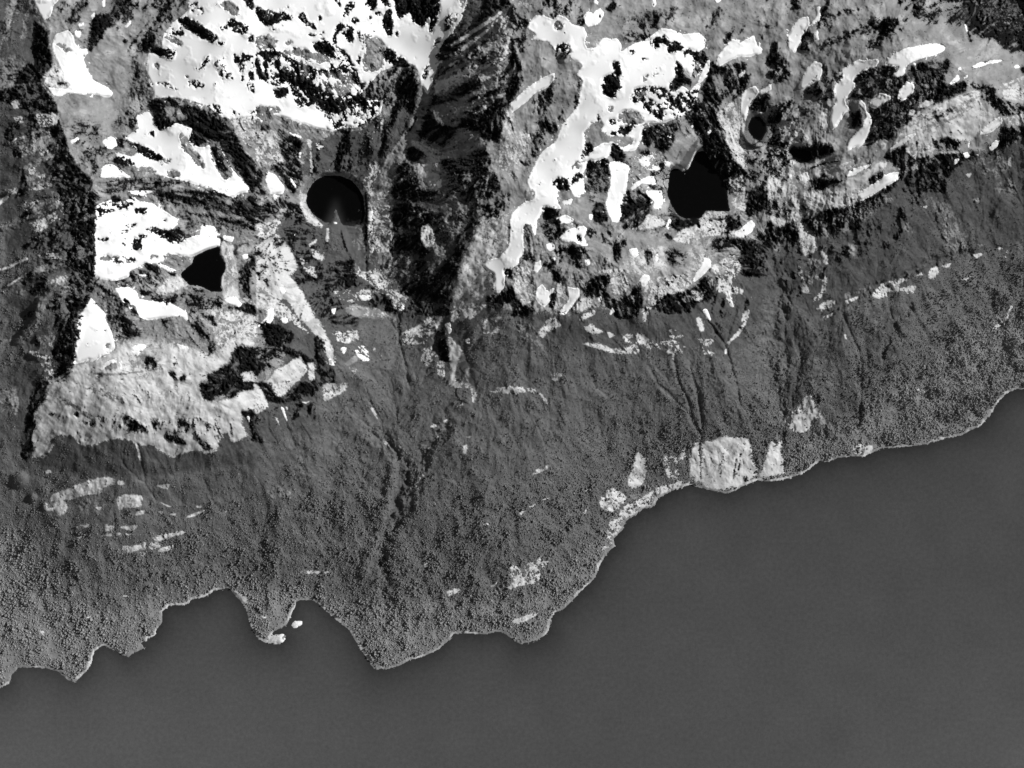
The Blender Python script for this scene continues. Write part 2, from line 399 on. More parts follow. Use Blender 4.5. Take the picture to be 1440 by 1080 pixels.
D p.9: 240,1060 330,980 360,1040 330,1090 240,1090
D p.5: 180,330 430,280 450,400 220,420
D p.5: 120,500 300,470 400,520 330,660 220,640
H p.8: 80,170 180,130 300,60 380,40 350,80 220,130 110,165
H p.9: 0,190 80,160 60,210 0,230
R: -10,436 150,365 160,376 -10,450
R: 40,520 145,455 150,462 50,527
R p.9: -10,80 60,20 120,-10 70,-10 -10,55
H p.7: 200,350 350,340 440,350 430,390 350,360 230,370
R p.5: 210,350 350,345 430,360 350,375 240,370
R b4: 270,490 380,460 380,490 330,530 280,520
H b4: 200,620 230,570 320,540 220,660 215,710 190,740
R p.6: 160,890 220,900 330,960 350,1000 270,1040 230,960
R p.6: 230,810 310,800 340,860 290,870
R p.6: 350,680 440,680 440,710 370,700
R p.4: 120,60 340,30 360,130 200,240
H: 205,725 115,825 0,842 0,832 105,815 185,738
H p.6 b4: 90,540 150,540 140,600 100,600
G p.6 b4: 1000,700 1440,600 1440,860 1200,900
R p.55 b4: 1150,640 1440,560 1440,860 1240,880
S @shield: 540,70 620,40 700,50 750,20 780,50 850,60 950,120 1000,150 1000,180 960,215 1050,260 1100,240 1240,260 1240,300 1150,330 1090,360 1000,370 920,350 930,390 880,390 1000,440 950,450 870,400 820,395 740,440 720,480 650,500 560,490 525,470 530,300 530,120
S p.9 @shield: 1130,180 1200,190 1240,240 1200,255 1120,250
S: 700,-10 880,-10 800,20 740,10
D p.42 t-12: 850,-10 1320,-10 1440,100 1440,230 1330,220 1200,180 1130,200 1000,170 920,90
G p.5 t-10: 950,0 1300,30 1300,90 1100,70
S @spindle: 1200,-10 1330,-10 1330,30 1280,22
D a.4: 1320,60 1370,30 1440,20 1480,140 1390,130 1340,90
D p.9: 760,90 830,90 820,125 760,125
D p.9: 895,155 935,145 930,165
D p.9: 700,185 765,175 765,195 710,200
D: 690,215 720,210 710,235
D p.9: 770,240 830,240 830,258 780,255
D: 745,260 790,255 805,315 740,325
D: 680,285 710,290 700,305
D p.9: 810,200 880,195 960,215 1010,190 1050,260 1000,290 950,270 880,240
D p.8: 540,255 610,255 600,275 550,275
D p.9: 615,20 680,20 680,50 640,60
D p.3: 540,70 760,20 760,60 560,130
H p.75: 570,360 760,365 760,395 660,400 560,380
D p.5: 640,370 760,365 760,395 660,400
H: 845,350 885,355 885,380 845,380
H p.85: 920,345 1080,370 1070,410 980,430 920,390
H: 740,440 820,400 930,440 930,470 870,530 780,530 720,490
D p.5: 740,440 820,400 930,440 930,470 870,530 780,530 720,490
S: 770,462 840,465 800,478
R: 940,480 1000,470 1060,520 980,560 880,580 870,560
D p.9: 930,450 990,455 980,475
D p.8: 780,540 860,560 790,600
D p.8: 1060,530 1130,540 1150,560 1080,560
D p.9: 845,600 960,600 990,570 1010,575 980,620 870,625
S @apron: 640,540 720,530 770,560 780,600 850,610 960,625 1050,670 1060,740 1030,700 960,700 900,710 830,720 780,700 760,640 690,620
D p.45 t-40: 520,490 560,520 700,590 760,660 780,720 700,690 600,680 560,640
D p.5 t-20: 590,690 700,690 760,740 800,790 700,840 640,810
D p.4: 650,500 740,480 760,530 660,530
S @wedge: 510,590 550,640 560,650 600,690 590,710 620,770 640,830 650,900 640,925 570,920 540,980 500,950 410,970 420,880 430,760 440,700 480,640
H p.8: 585,850 615,845 620,880 590,890
P b5: 370,1000 560,930 700,840 900,830 1060,880 1150,920 1280,860 1440,800 1440,860 1340,880 1200,1040 1100,1090 340,1090
G p.3 b6: 640,860 900,840 900,1040 700,1040
S p.9: 550,1000 600,950 660,930 690,925 680,1000 665,1000 670,960 600,980 570,1005
H: 580,985 660,955 655,1000 590,1000
S: 740,870 790,850 830,860 770,920 740,910
S p.8: 990,850 1060,870 1060,885 1000,880
D: 820,925 855,920 880,970 870,990 845,960 835,935 840,970 840,1000 815,990
D: 670,1045 690,1045 690,1060 675,1060
H: 520,1013 660,1020 870,993 880,1000 660,1032 520,1024
D p.9: 940,1010 980,1010 1000,1060 970,1060
D p.9: 970,960 990,960 980,980
D p.7: 1010,1030 1050,1030 1040,1060 1015,1055
D a.4 b2: 1160,1020 1200,1010 1300,960 1290,930 1340,860 1440,880 1480,1000 1380,1090 1140,1090 1170,1060
R p.6: 1350,1020 1440,1000 1440,1060 1380,1080
D p.6: 900,720 960,720 980,790 930,760
D p.38 t-50: 1050,650 1200,700 1250,850 1170,920 1080,850 1060,760
D p.5: 1010,575 1130,580 1250,640 1150,660 1050,640
D p.25: 1100,560 1240,590 1260,650 1100,640
P: 1250,270 1310,300 1330,400 1340,560 1360,640 1290,620 1250,590 1240,490 1270,410 1240,330
G p.6 b4: 1260,320 1310,330 1330,500 1260,550
S @corner: 1255,600 1320,580 1370,640 1340,645 1270,620
D: 1270,630 1340,650 1380,620 1440,640 1440,700 1340,660 1270,660
S: 1250,240 1320,250 1310,280 1260,270
H: 1330,310 1400,340 1400,600 1350,580 1345,400
D p.5: 1345,440 1385,470 1390,560 1350,550
D: 1385,380 1395,380 1402,580 1390,570
S: 1350,350 1400,345 1390,375 1370,380
G: 1400,380 1480,360 1480,620 1410,600
D p.25 t-70: 1400,360 1440,360 1440,620 1400,600
R p.5: 1250,640 1440,700 1440,800 1300,740
D p.2 t24 a.5: 470,-20 530,0 530,400 515,560 430,860 330,1090 200,1090 240,900 120,760 180,560 100,380 200,200 60,100 130,-100 20,-330 110,-420 220,-380 300,-300 390,-150
H p.22 t24 a.5: 400,0 500,0 500,400 420,860 330,1090 250,1060 180,560 200,200 100,-330 220,-360
D p.74 a.6: 470,0 530,0 530,400 515,560 470,660 430,860 400,1010 330,1090 290,1060 340,960 280,900 350,800 300,760 380,620 360,560 410,420 340,380 430,280 370,220 440,120 350,60 300,-60 240,-120 330,-140 240,-300 120,-330 220,-380 300,-300 390,-150 470,0 400,60
H p.16 t24: 470,0 530,0 530,400 515,560 470,660 430,860 400,1010 330,1090 290,1060 340,960 280,900 350,800 300,760 380,620 360,560 410,420 340,380 430,280 370,220 440,120 350,60 300,-60 240,-120 330,-140 240,-300 120,-330 220,-380 300,-300 390,-150 470,0 400,60
#360,270
D p.4 a.5: 0,0 300,100 380,420 600,520 1100,600 1440,600 1440,640 1000,700 700,700 400,720 200,560 0,400
R p.9: 240,-10 285,20 275,60 310,120 380,180 370,200 290,170 250,80
M b3: 380,175 480,180 600,175 620,230 620,450 590,450 580,370 520,340 480,240 440,170
H p.3 t80: 500,200 610,200 620,330 560,330
S: 430,165 455,165 460,180 435,180
D: 470,215 480,215 500,290 515,330 508,335 490,290
H p.75: 620,-10 760,-10 780,130 780,230 740,360 640,340 620,180
R p.5: 620,-10 760,-10 780,130 780,230 740,360 640,340 620,180
S p.9: 625,110 660,100 660,160 630,165
S p.9: 630,180 660,190 650,240 625,230
S p.9: 640,310 665,310 655,345 640,340
D: 612,0 622,0 628,180 620,330 630,450 618,450 612,300
D a.4: 750,-10 1030,-10 1000,60 930,50 780,45
D a.4: 780,80 930,80 1060,130 1000,180 900,220 780,190 760,150
D p.9: 770,240 880,230 920,270 960,320 950,370 900,340 850,350 800,410 750,400 755,320
D p.6: 780,400 960,380 960,480 880,560 800,520
R p.35 t28: 780,20 1000,60 1040,160 860,150
H p.35 t28: 620,60 1150,0 1230,60 1100,540 980,620 760,600 740,360
D p.35 t38: 760,0 1150,0 1230,60 1100,540 980,620 800,560
R p.85: 930,200 970,180 1010,230 990,300 950,310 930,270
S: 990,270 1015,250 1000,300 985,300
H p.6: 1000,60 1150,60 1200,100 1130,250 1070,340 990,400 1000,320 1000,200
H p.5: 1000,380 1100,350 1040,480 960,520
D p.85 a.4: 1130,260 1220,140 1240,160 1200,290 1160,370 1130,470 1100,560 1040,640 970,600 1000,530 1030,470 1060,380 1110,350
D p.8: 1150,-10 1230,-10 1230,40 1170,60
D: 970,110 1060,110 1050,140 980,130
G a.4: 1240,-10 1480,-10 1480,130 1420,290 1360,380 1280,420 1340,560 1300,640 1250,690 1160,690 1100,640 1140,480 1170,350 1240,200
P p.8 b5: 1250,150 1420,100 1420,290 1280,420 1330,560 1200,680 1120,620 1160,420
D p.25: 1240,0 1440,0 1400,130 1240,200
D p.7: 1290,0 1340,0 1330,50 1300,60
S @long: 1480,130 1440,130 1420,160 1425,280 1410,320 1360,370 1300,375 1270,410 1300,440 1340,460 1330,560 1370,570 1400,520 1400,470 1440,430 1480,400
R p.75: 1110,640 1200,640 1300,590 1290,640 1220,700 1180,740 1090,720
D p.92: 1300,580 1380,570 1440,520 1480,620 1350,630 1290,620
D p.9: 1390,430 1440,430 1480,480 1400,480
D: 1415,192 1430,190 1430,205 1415,205
P a.4: 0,300 120,230 200,320 240,420 190,470 260,560 320,680 380,770 420,860 450,960 410,970 380,900 330,800 230,700 170,600 100,600 50,560 0,560
D p.18: 0,300 120,290 190,470 100,500 0,500
G p.5 t-50: 0,540 100,500 250,640 300,760 200,700 100,600
R p.8: 0,560 100,600 170,640 240,720 300,800 200,740 120,700 0,640
R p.6: 0,180 110,150 160,190 50,260 0,240
D p.7: 0,80 80,60 140,110 100,150 0,170
S p.9: 120,540 150,530 165,560 145,580
S @comma: 60,660 100,650 100,710 70,750 0,760 60,700
S: 130,710 170,700 185,730 160,740
S: 40,795 85,795 85,820 50,815
S p.8: 90,10 130,20 120,50 100,40
R p.8: 130,90 170,90 165,120 150,105 135,115
S: 190,240 225,230 215,245
R: 295,290 345,260 340,280 300,305
R: 395,200 405,200 410,240 402,290 390,290
D p.9: 110,250 180,260 130,310 90,290
D p.75: 150,200 260,200 300,330 380,420 370,520 300,540 240,420 200,330
D a.4: 20,740 110,740 200,790 220,840 150,850 160,880 70,860 30,800
D p.9: 150,860 250,900 330,950 340,1060 310,1090 300,980 200,920 140,900
D p.6: 0,870 150,880 130,950 50,1000 0,1030
D p.75: 330,790 400,860 390,960 440,1000 460,1090 360,1090 340,960
P: 40,1090 110,1000 240,925 280,970 290,1000 240,1060 200,1090
D p.15 t25: 60,1060 240,940 280,980 180,1080
R p.9: 290,960 330,960 330,1050 300,1060
R p.5: 240,360 330,430 340,480 280,450
R p.5: 300,320 380,330 380,390 330,370
R p.6: 470,410 550,390 590,440 560,470 480,440
R p.55: 570,460 760,400 790,560 850,600 820,670 790,660 700,560 640,510
H p.4: 600,350 860,330 900,420 800,560
R p.6: 430,560 560,540 700,560 640,600 500,620
S: 565,580 640,578 652,605 590,612
D p.85: 650,570 720,570 780,640 700,640
G: 500,640 560,630 690,660 780,690 790,730 740,740 650,710 540,700 500,670
R p.4: 500,640 690,660 790,720 740,740
S p.9: 420,655 450,650 440,690 425,680
S p.8: 790,640 840,630 830,665 800,670
D p.9: 470,680 520,690 600,720 560,760 430,740 400,700
D p.75: 400,400 560,380 560,520 480,560 380,520
R p.6: 430,790 560,770 580,830 500,850 450,830
S p.9: 470,870 510,870 500,910 480,905
S p.85: 550,870 610,860 650,920 640,950 590,950 560,910
G: 495,960 560,915 580,940 520,975
R p.8: 390,820 450,940 440,980 390,960
S p.9: 395,930 440,920 450,970 420,980
R p.4: 520,980 600,1000 560,1040
R p.6: 800,790 900,760 980,700 1060,700 1000,780 990,830 940,850 870,850 820,860
R p.5: 930,880 1000,870 1010,920 960,980 930,950
F p.9 b4: 560,720 760,700 800,800 840,1000 860,1090 460,1090 640,960 620,820
R p.12: 640,880 720,880 700,940 640,940
D p.8 t80: 1000,800 1060,760 1070,830 1090,950 1050,950 1010,860
F b5: 1240,740 1440,640 1480,640 1480,1090 1250,1090 1180,880
P @scree: 1080,800 1150,870 1170,920 1190,960 1230,1080 1230,1120 1250,1150 1225,1170 1200,1080 1160,1000 1130,960 1110,1100 1090,1080 1090,950
S p.9: 1060,740 1090,730 1100,790 1080,800
S p.8: 1170,830 1200,820 1205,850 1180,850
R p.5: 1020,960 1060,950 1060,1040 1020,1020
R p.35: 1270,720 1370,700 1360,800 1280,790
#720,270
G: -10,-10 125,-10 120,30 50,70 20,110 -10,130
S @long: 130,-10 250,-10 250,50 280,95 220,90 170,75 165,120 140,160 130,260 100,180 60,190 65,340 30,390 -10,405 -10,130 60,60 120,40
G: 250,-10 330,-10 345,30 400,60 460,80 455,110 430,120 430,150 400,180 350,160 340,130 270,120 290,90 250,50
S: 275,50 340,35 330,70 290,70
S: 330,-10 390,-10 380,30 350,25
S @lens: 230,150 300,125 350,150 340,170 260,180
S: 430,125 455,120 450,160 430,155
S @kite: 260,260 310,210 400,185 425,200 405,250 430,300 390,305 350,280 300,280
D p.9: 355,240 395,235 395,260 370,280
D a.3: 460,60 500,50 530,110 540,160 460,170 450,110
H p.7: 400,-10 540,-10 530,60 460,60 400,20
S @pillar: 540,-20 625,-20 620,60 610,110 620,150 590,170 560,165 540,120 525,70
D p.87: 630,-10 740,-10 790,50 770,110 800,140 700,200 630,210 610,150 620,60
S @bend2: 745,-10 840,-10 850,60 830,100 790,90 800,50 760,20
R p.7: 620,210 720,190 770,120 850,150 860,180 800,200
D: 885,60 920,110 1000,150 1060,110 1080,170 1000,200 940,220 910,210 890,170 880,110
M: 870,-10 895,-10 905,80 990,150 960,155 890,100
S: 860,190 885,140 895,160 880,220
D: 840,225 870,225 910,260 890,270 860,245
R p.8: 1060,110 1200,110 1240,170 1260,250 1120,240 1060,260 980,290 900,270 950,210 1060,180
D p.12: 900,270 1240,170 1240,240
R p.8: 1230,50 1300,-10 1320,110 1260,90
D p.8: 1310,-10 1480,-10 1480,80 1400,90 1360,130 1320,130
D p.8: 1120,260 1260,260 1340,280 1440,200 1480,300 1340,340 1250,320 1130,320
D p.6: 1290,310 1440,300 1440,480 1300,470 1270,400
D p.8: 1200,130 1280,130 1290,190 1220,220
S @bow: 1240,230 1280,210 1340,150 1370,180 1350,220 1300,255 1250,250
G a.3: 440,180 600,210 780,230 900,290 1050,300 1120,340 1120,420 1030,480 880,520 740,560 640,440 560,400 520,330 430,300 420,220
P p.6 b6: 640,380 800,300 900,330 840,440 720,460 640,440
P p.6 b6: 1000,320 1120,340 1100,420 1000,440
D p.35 b5: 870,330 980,340 980,400 880,390
D p.4: 420,200 640,250 640,300 500,280 430,260
D p.85: 560,260 610,260 600,380 575,390 570,320
D p.5: 750,320 790,340 780,420 760,400
S @egg: 655,320 700,310 715,350 690,370 660,350
S: 800,360 825,335 820,380 805,400
S @crescent: 1080,365 1120,380 1120,420 1070,470 1010,515 1030,460 1060,420
S b3: 720,470 770,450 780,500 740,545 710,500
R p.78: 780,480 1000,460 1010,510 960,560 860,580 800,640 760,600 740,560
D p.15: 780,480 1000,470 960,560 800,640
R p.6: 480,440 620,430 660,540 560,600 540,540
R p.6: 1120,420 1240,350 1290,420 1230,520 1160,500
R p.85: 1160,500 1240,530 1300,550 1300,570 1230,570 1250,650 1230,640 1190,560 1150,560
S: 1210,560 1225,570 1250,655 1235,640
H: 60,180 100,180 130,300 90,330 70,270
D p.6: 160,170 250,150 290,200 240,270 180,240
D p.9: 170,80 270,110 240,150 180,150
D p.9: 240,310 410,300 420,340 370,390 400,430 360,420 330,370 300,330 260,350
D p.75: 160,400 240,410 250,370 210,360 230,500 290,510 280,470 240,440
D p.7: 60,330 120,340 130,380 60,390
S @button: 190,290 235,280 240,320 210,335 190,310
S @bead: 405,380 430,375 440,405 415,415
S: 120,400 160,380 165,420 140,460 115,440
G: 120,460 220,450 240,520 200,580 170,520 130,540
S @fan: 130,610 130,545 170,515 200,560 240,530 220,600 180,650
S: 215,370 245,365 240,385
R p.55: 250,520 300,510 290,600 260,670 220,640
S @elbow: 300,530 380,540 380,580 330,650 300,690 260,690 270,660 320,600
S b3: 70,480 110,475 120,500 100,510
R p.55: 0,420 100,420 120,520 130,600 60,640 20,600
D p.75: -10,540 60,640 150,660 60,700 -10,690
D p.9: 220,570 250,560 230,660 210,640
D p.87: 390,520 480,470 560,460 530,540 560,600 640,590 720,500 740,600 700,700 600,720 540,650 500,600 450,590 400,580
D p.87: 800,640 860,580 1000,550 1100,470 1140,500 1130,600 1050,620 990,680 840,680 780,650
D p.22 t80: 1130,560 1200,590 1240,650 1280,580 1340,600 1320,660 1250,820 1200,870 1130,790 1120,690
H p.6: 260,360 330,350 320,480 270,480
S: 475,590 500,580 505,615 485,620
S: 545,680 560,645 575,670 550,695
R p.9: 370,720 400,690 450,660 470,680 400,715
R p.7: 340,660 380,600 450,590 440,640 370,680
R p.6: 1010,550 1080,570 1060,610 1010,600
R p.7: 720,660 780,640 770,690 740,730
S @spur: 1070,660 1095,650 1120,720 1100,725 1080,690
R: 1035,710 1060,700 1085,770 1060,790 1040,740
R p.9: 1295,670 1340,660 1325,720 1290,730
R: 1325,715 1285,790 1215,855 1205,910 1195,905 1205,850 1270,785 1305,725
R p.4: 1330,590 1390,590 1370,615
R p.75: 150,790 190,720 240,700 280,750 200,780 170,820
R p.9: 400,760 450,740 480,770 510,770 500,795 430,790
R p.85: 385,850 500,850 560,880 640,880 700,850 720,900 600,910 480,880
R p.5: 730,800 800,850 900,830 970,870 960,910 880,900 750,870
R p.4: 620,800 740,800 780,860 640,840
R p.5: 1030,820 1140,830 1100,870
R p.3: 1060,870 1140,900 1100,930
R p.7: 530,780 580,800 550,820
R p.3: 860,780 930,770 960,810 900,820
H p.5 b4: 30,730 130,760 170,890 120,910 40,850
R: 900,900 910,905 915,950 905,945
R p.3: 220,1010 280,1010 260,1060 220,1050
#1080,270
U p.7 b8: 0,400 240,620 460,680 420,1080 120,1080 80,700
D p.25 a.4: 0,100 900,-10 700,300 350,400 150,600 20,420
U p.5 b8: 560,640 800,680 740,900 620,1000 560,800
R p.7: 0,-10 170,-10 180,150 60,200 0,150
D p.5: 0,40 150,60 100,150 0,120
R p.8: 200,-10 600,-10 480,60 400,90 280,110 210,80
S @shoulder: 500,-10 620,-10 560,40 510,50
S: 340,120 370,95 390,115 360,140
S: 410,90 460,70 450,90
D p.85: 180,150 350,90 470,80 620,10 660,20 640,80 560,120 500,220 420,200 330,250 270,230 200,170
H p.4: 370,140 680,10 640,90 480,200
D p.75: 0,160 60,200 160,160 180,260 100,280 0,300
R p.85 @chuterock: 170,150 190,180 260,250 270,330 210,360 180,300
R @chuterock: 290,320 330,340 340,400 320,410 300,370
R p.5: 150,410 200,420 200,500 240,570 190,560 190,490
R p.6: 310,470 330,480 320,560 280,610 250,610 300,560
H p.4: 180,360 290,380 310,480 230,520
R p.85: 270,650 330,610 380,610 370,640 290,670
R p.85: 310,700 380,670 360,690 320,715
R p.85: 430,610 520,580 500,600 440,630
H: 430,570 460,560 470,590 430,600
H p.5: 480,560 620,500 600,530 500,580
R p.85 @bluff: 580,580 640,510 700,500 770,480 780,490 730,520 740,560 680,560 660,590 600,595
R p.5: 740,540 830,520 820,570 760,560
R p.9: 830,470 860,450 870,465
R @plate: 900,430 950,410 965,440 930,490 905,480
R p.9: 970,415 1020,400 1030,400 1010,425
R p.9: 1150,350 1200,340 1210,350 1170,370
R p.5: 1290,310 1330,315 1360,340 1340,370
R p.5: 1080,490 1140,475 1100,500
H: 1170,290 1220,290 1190,310
H p.6 b6: 850,-10 900,20 1010,90 1060,170 1110,280 1110,330 1050,320 1000,260 980,170 940,90 880,40
H b3: 750,180 790,165 800,200 820,245 770,210
H b3: 450,280 490,300 490,370 460,340
H p.8: 1150,40 1190,30 1200,60 1160,65
H p.8: 30,280 70,280 60,340 35,330
R p.8: 860,80 895,75 890,90
R p.4: 1250,780 1330,710 1370,630 1380,640 1330,740
R: 425,800 440,800 445,825 432,820
#0,540
U b5: 270,300 700,290 800,360 1020,410 1230,400 1480,300 1480,440 1100,480 900,520 500,480 250,440
U a.4: 80,-10 270,-10 260,90 190,150 200,260 200,340 150,450 110,400 110,250 80,220 100,100
D p.6 a.4: 190,-10 270,-10 260,90 190,150 200,260 200,340 150,450 110,400 150,200
P a.5: 270,-10 1120,-10 1140,70 1180,100 1300,80 1370,20 1480,10 1480,130 1360,150 1360,210 1390,290 1320,330 1250,300 1220,370 1150,390 1100,370 1040,380 960,410 900,370 820,350 740,320 660,300 590,320 500,350 440,330 400,290 300,290 270,320 300,350 260,400 180,420 160,430 200,360 180,300 200,250 240,180 190,170 260,90
H p.14 t-35: 280,20 700,30 650,200 300,200
D p.13: 250,160 700,190 1000,200 1300,180 1300,300 900,280 600,240
D p.6: 690,180 740,180 800,240 770,260 700,220
D p.6: 900,280 1000,290 1060,340 980,330
D p.5: 1100,300 1200,300 1250,350 1150,370
D p.6: 480,210 530,200 540,240 490,240
U p.8: 1190,290 1280,270 1300,330 1240,340
U p.8: 780,350 850,340 890,370 820,380
D: 425,155 442,155 440,185 428,180
P b5: 680,-10 980,-10 1130,90 1050,180 850,180 720,120
R p.35 b4: 720,20 980,0 1100,90 900,170
D a.3: 1120,-10 1480,-10 1480,20 1360,40 1300,80 1240,60 1170,95 1130,60
D p.9: 1350,145 1440,150 1480,330 1420,320 1390,200
S: 1385,175 1400,180 1402,215 1392,210
R: 740,300 775,340 795,430 785,430 765,350
R p.9: 240,490 280,480 288,495 250,505
R a.25 @terrace: 285,660 290,620 420,570 520,530 600,520 650,530 640,560 570,580 570,610 480,625 420,640 330,660
R a.25 @terrace: 290,660 360,650 380,690 370,730 330,740 300,690
H p.4 b4: 420,640 560,620 600,720 440,720
R p.9: 660,545 690,540 700,560 670,570
R a.2 @block: 660,640 700,620 800,618 805,650 700,660 690,700 670,710 655,660
R: 690,655 805,640 790,690 690,700
R p.9 @small: 755,740 770,715 810,710 805,730
R p.6: 870,570 960,560 940,590
R p.7: 895,660 965,690 940,690
R p.9: 890,715 915,715 910,735
R p.9: 940,730 990,725 985,740
R p.8: 1030,755 1100,720 1170,700 1100,740
R p.9: 1100,685 1135,680 1130,695 1110,695
R p.8: 1250,715 1275,710 1265,740
R p.9: 440,795 495,780 500,800 450,812
R p.9: 590,785 640,800 630,820 590,825
R p.9: 560,855 625,830 630,855
R p.9: 650,835 680,835 675,865 655,865
R p.9: 670,800 770,790 765,815 710,820
R p.9: 705,840 740,835 735,860
R p.6: 415,860 460,855 450,870
R p.85 @ledge: 850,865 950,835 1030,820 1045,835 960,860 890,885
R p.85 @ledge2: 675,910 760,905 830,885 910,900 880,925 780,930 720,950
R p.85 @ledge3: 880,935 960,900 985,915 910,950
R p.5: 780,940 820,950 800,970
R p.6: 530,690 570,690 560,710
R p.9 @knoll: 240,675 260,668 264,700 295,690 300,715 262,712 245,700
#360,540
R p.95: -10,-10 0,0 30,20 70,130 0,170 -10,170
R p.95: 70,-10 230,-10 150,70 110,70
D p.9: 10,-10 80,-10 110,70 150,72 200,40 240,-10 360,-10 330,60 200,100 120,115 70,100
U a.4 b3: -10,180 120,110 330,100 360,300 200,280 100,340 -10,260
D p.3 t70: 0,180 120,110 330,100 330,200 150,260 0,260
R p.8: 375,0 520,-10 500,40 420,80 380,95
R p.6: 260,100 300,95 280,110
S: 135,125 155,130 180,225 165,200
R p.9: 103,185 120,190 132,235
R p.9: 165,125 178,130 175,150
R: 640,130 660,130 690,205 680,200
R: 710,310 740,330 750,350 720,335
R p.9: 795,325 815,355 808,360
R p.9: 980,240 1000,220 1020,235 1000,243
R p.9: 1050,205 1085,190 1080,210 1060,220
R @streak: 905,510 930,500 950,520 920,560 905,597 890,592 905,550
R @spot: 1165,340 1187,335 1182,390 1160,400
R p.9: 1180,295 1212,288 1200,302
H p.6: 60,600 120,570 190,580 200,620 120,640 90,650
R p.5: 990,660 1020,670 1010,680
R p.6: 1100,-10 1210,-10 1190,20 1120,20
R: 1218,10 1226,20 1225,105 1214,100
R p.6: 1320,40 1355,35 1350,50
R p.6: 1130,125 1165,105 1160,118
R p.9: 940,1010 960,1005 965,1025 950,1030
R p.4: 240,1050 420,1050 400,1065 260,1065
R p.8: 1270,785 1310,783 1300,795
R p.4: 1010,300 1060,270 1050,290
U b5: 800,440 880,470 880,600 830,740 760,800 720,830 760,680 800,560
F p.6 b8: 540,300 780,400 780,560 700,760 600,760 560,500
#720,540
R p.85 @bench: -90,20 0,10 130,25 140,40 60,48 0,55 -90,45
R: 150,50 160,50 200,95 195,115 188,100
P p.95 @teardrop: 690,410 715,375 750,430 755,490 740,560 690,590 650,570 660,510 690,450
R p.65 @frost: 500,640 560,580 640,620 640,650 600,700 560,720 500,690 490,660
R p.55: 620,690 700,660 730,640 820,580 900,560 950,550 1000,560 850,630 740,700 650,750 600,730
R p.4: 540,780 640,740 600,820 570,880 500,950 540,860
R p.4: 850,400 940,420 960,370 985,360 980,420 930,460 940,520 880,540
P @slabwest: 1020,340 1045,300 1050,360 1060,540 1030,550 1000,520 1000,400
P a.4 @slab: 1065,330 1200,290 1280,300 1350,310 1340,390 1370,470 1380,510 1280,570 1200,590 1100,590 1060,540 1070,420
D p.22 t80: 1060,320 1160,310 1200,450 1150,560 1080,540
D p.12 t80: 1200,300 1340,310 1360,500 1200,560
D p.5: 1290,510 1330,510 1310,550
P @slabeast: 1440,370 1455,320 1480,330 1530,500 1440,522 1385,520 1410,480
R p.7: 100,515 150,470 205,455 190,480
R p.8: 165,650 210,635 200,650
R p.8: 90,690 130,675 120,690
R p.8: 35,720 70,710 50,735
R p.8: 395,720 425,695 410,730
R p.8: 395,608 430,588 420,600
R p.65 @crag: -10,1020 50,1030 180,965 150,1000 230,985 160,1040 150,1120 60,1130 -10,1150
R p.8: 345,605 355,608 350,620
#1080,540
U b4: 90,-10 220,-10 200,60 150,140 90,150
U p.6 b8: 300,0 520,0 510,200 380,160
P p.95 @flame: 165,130 200,70 235,55 260,100 295,150 330,220 300,225 280,190 250,200 240,250 200,270 140,260 90,220 100,170
P @slabeast: -10,400 80,310 75,380 90,500 -10,522
R p.6 @cove: 480,350 540,335 600,350 560,390 480,390
R p.5: 830,30 900,20 890,50
H p.4: 60,150 170,140 130,200 70,240
#0,810
G a.1: 1283,58 1392,116 1390,180 1380,182 1340,128
R a.1: 1300,66 1392,116 1390,178 1360,140
R p.9: 680,110 720,103 720,118
R p.6: 480,230 512,222 500,240
R p.4: 225,295 250,300 245,330 230,330
R p.4: 180,200 200,205 190,215
#360,810
G a.1: 20,352 70,345 165,300 165,350 130,385 50,376
R a.1: 70,372 110,340 150,320 168,350 135,384
R p.7: 395,195 470,235 530,290 570,350 610,420 650,500 635,495 590,420 550,360 500,300 440,250
R p.8 @patch: 1070,85 1140,65 1150,85 1080,110
R p.7: 1310,60 1360,30 1340,60
R p.7: 1410,60 1440,50 1440,80
R p.6: 25,220 65,225 40,240
D p.6 t80: 700,-40 740,-40 740,100 725,145 712,120
U b4: 740,-20 790,-10 760,80 740,100
R p.5: 210,60 240,60 230,70
#720,810
R p.8: -10,250 90,215 150,205 110,235 30,270
R p.6: -10,-10 130,-10 60,45 -10,65
'''
COAST = '''0,625 50,605 65,555 100,515 160,512 260,518 330,540 380,585 415,597 440,580 490,530 515,480 530,420 580,388 640,415 720,457 745,435 810,405 795,375 830,350 875,330 890,290 910,260 910,200 950,165 1040,160 1080,130 1150,115 1200,80 1285,65 1380,180 1400,260
0,345 50,375 130,383 165,350 160,330 110,325 80,335 100,310 170,275 200,210 225,145 250,132 300,135 350,155 400,205 460,255 520,300 560,370 600,430 650,510 670,525 730,522 800,505 860,475 940,450 1040,405 1090,350 1110,325 1200,322 1280,328 1370,312 1400,325
0,355 45,383 120,365 180,335 210,300 215,240 235,208 290,185 330,145 400,70 470,5
480,1050 490,1020 540,940 578,910 570,870 620,820 640,770 740,700 800,690 820,640 920,590 1000,565 1080,590 1210,615 1250,600 1300,570 1380,540
0,548 70,540 180,510 240,470 290,430 320,437 420,410 540,405 640,360 740,355 880,340 1000,305 1090,285 1190,235 1230,190 1280,120 1340,50 1400,25 1440,35'''
COAST_SHEETS = ((0,810),(360,810),(720,810),(720,540),(1080,540))
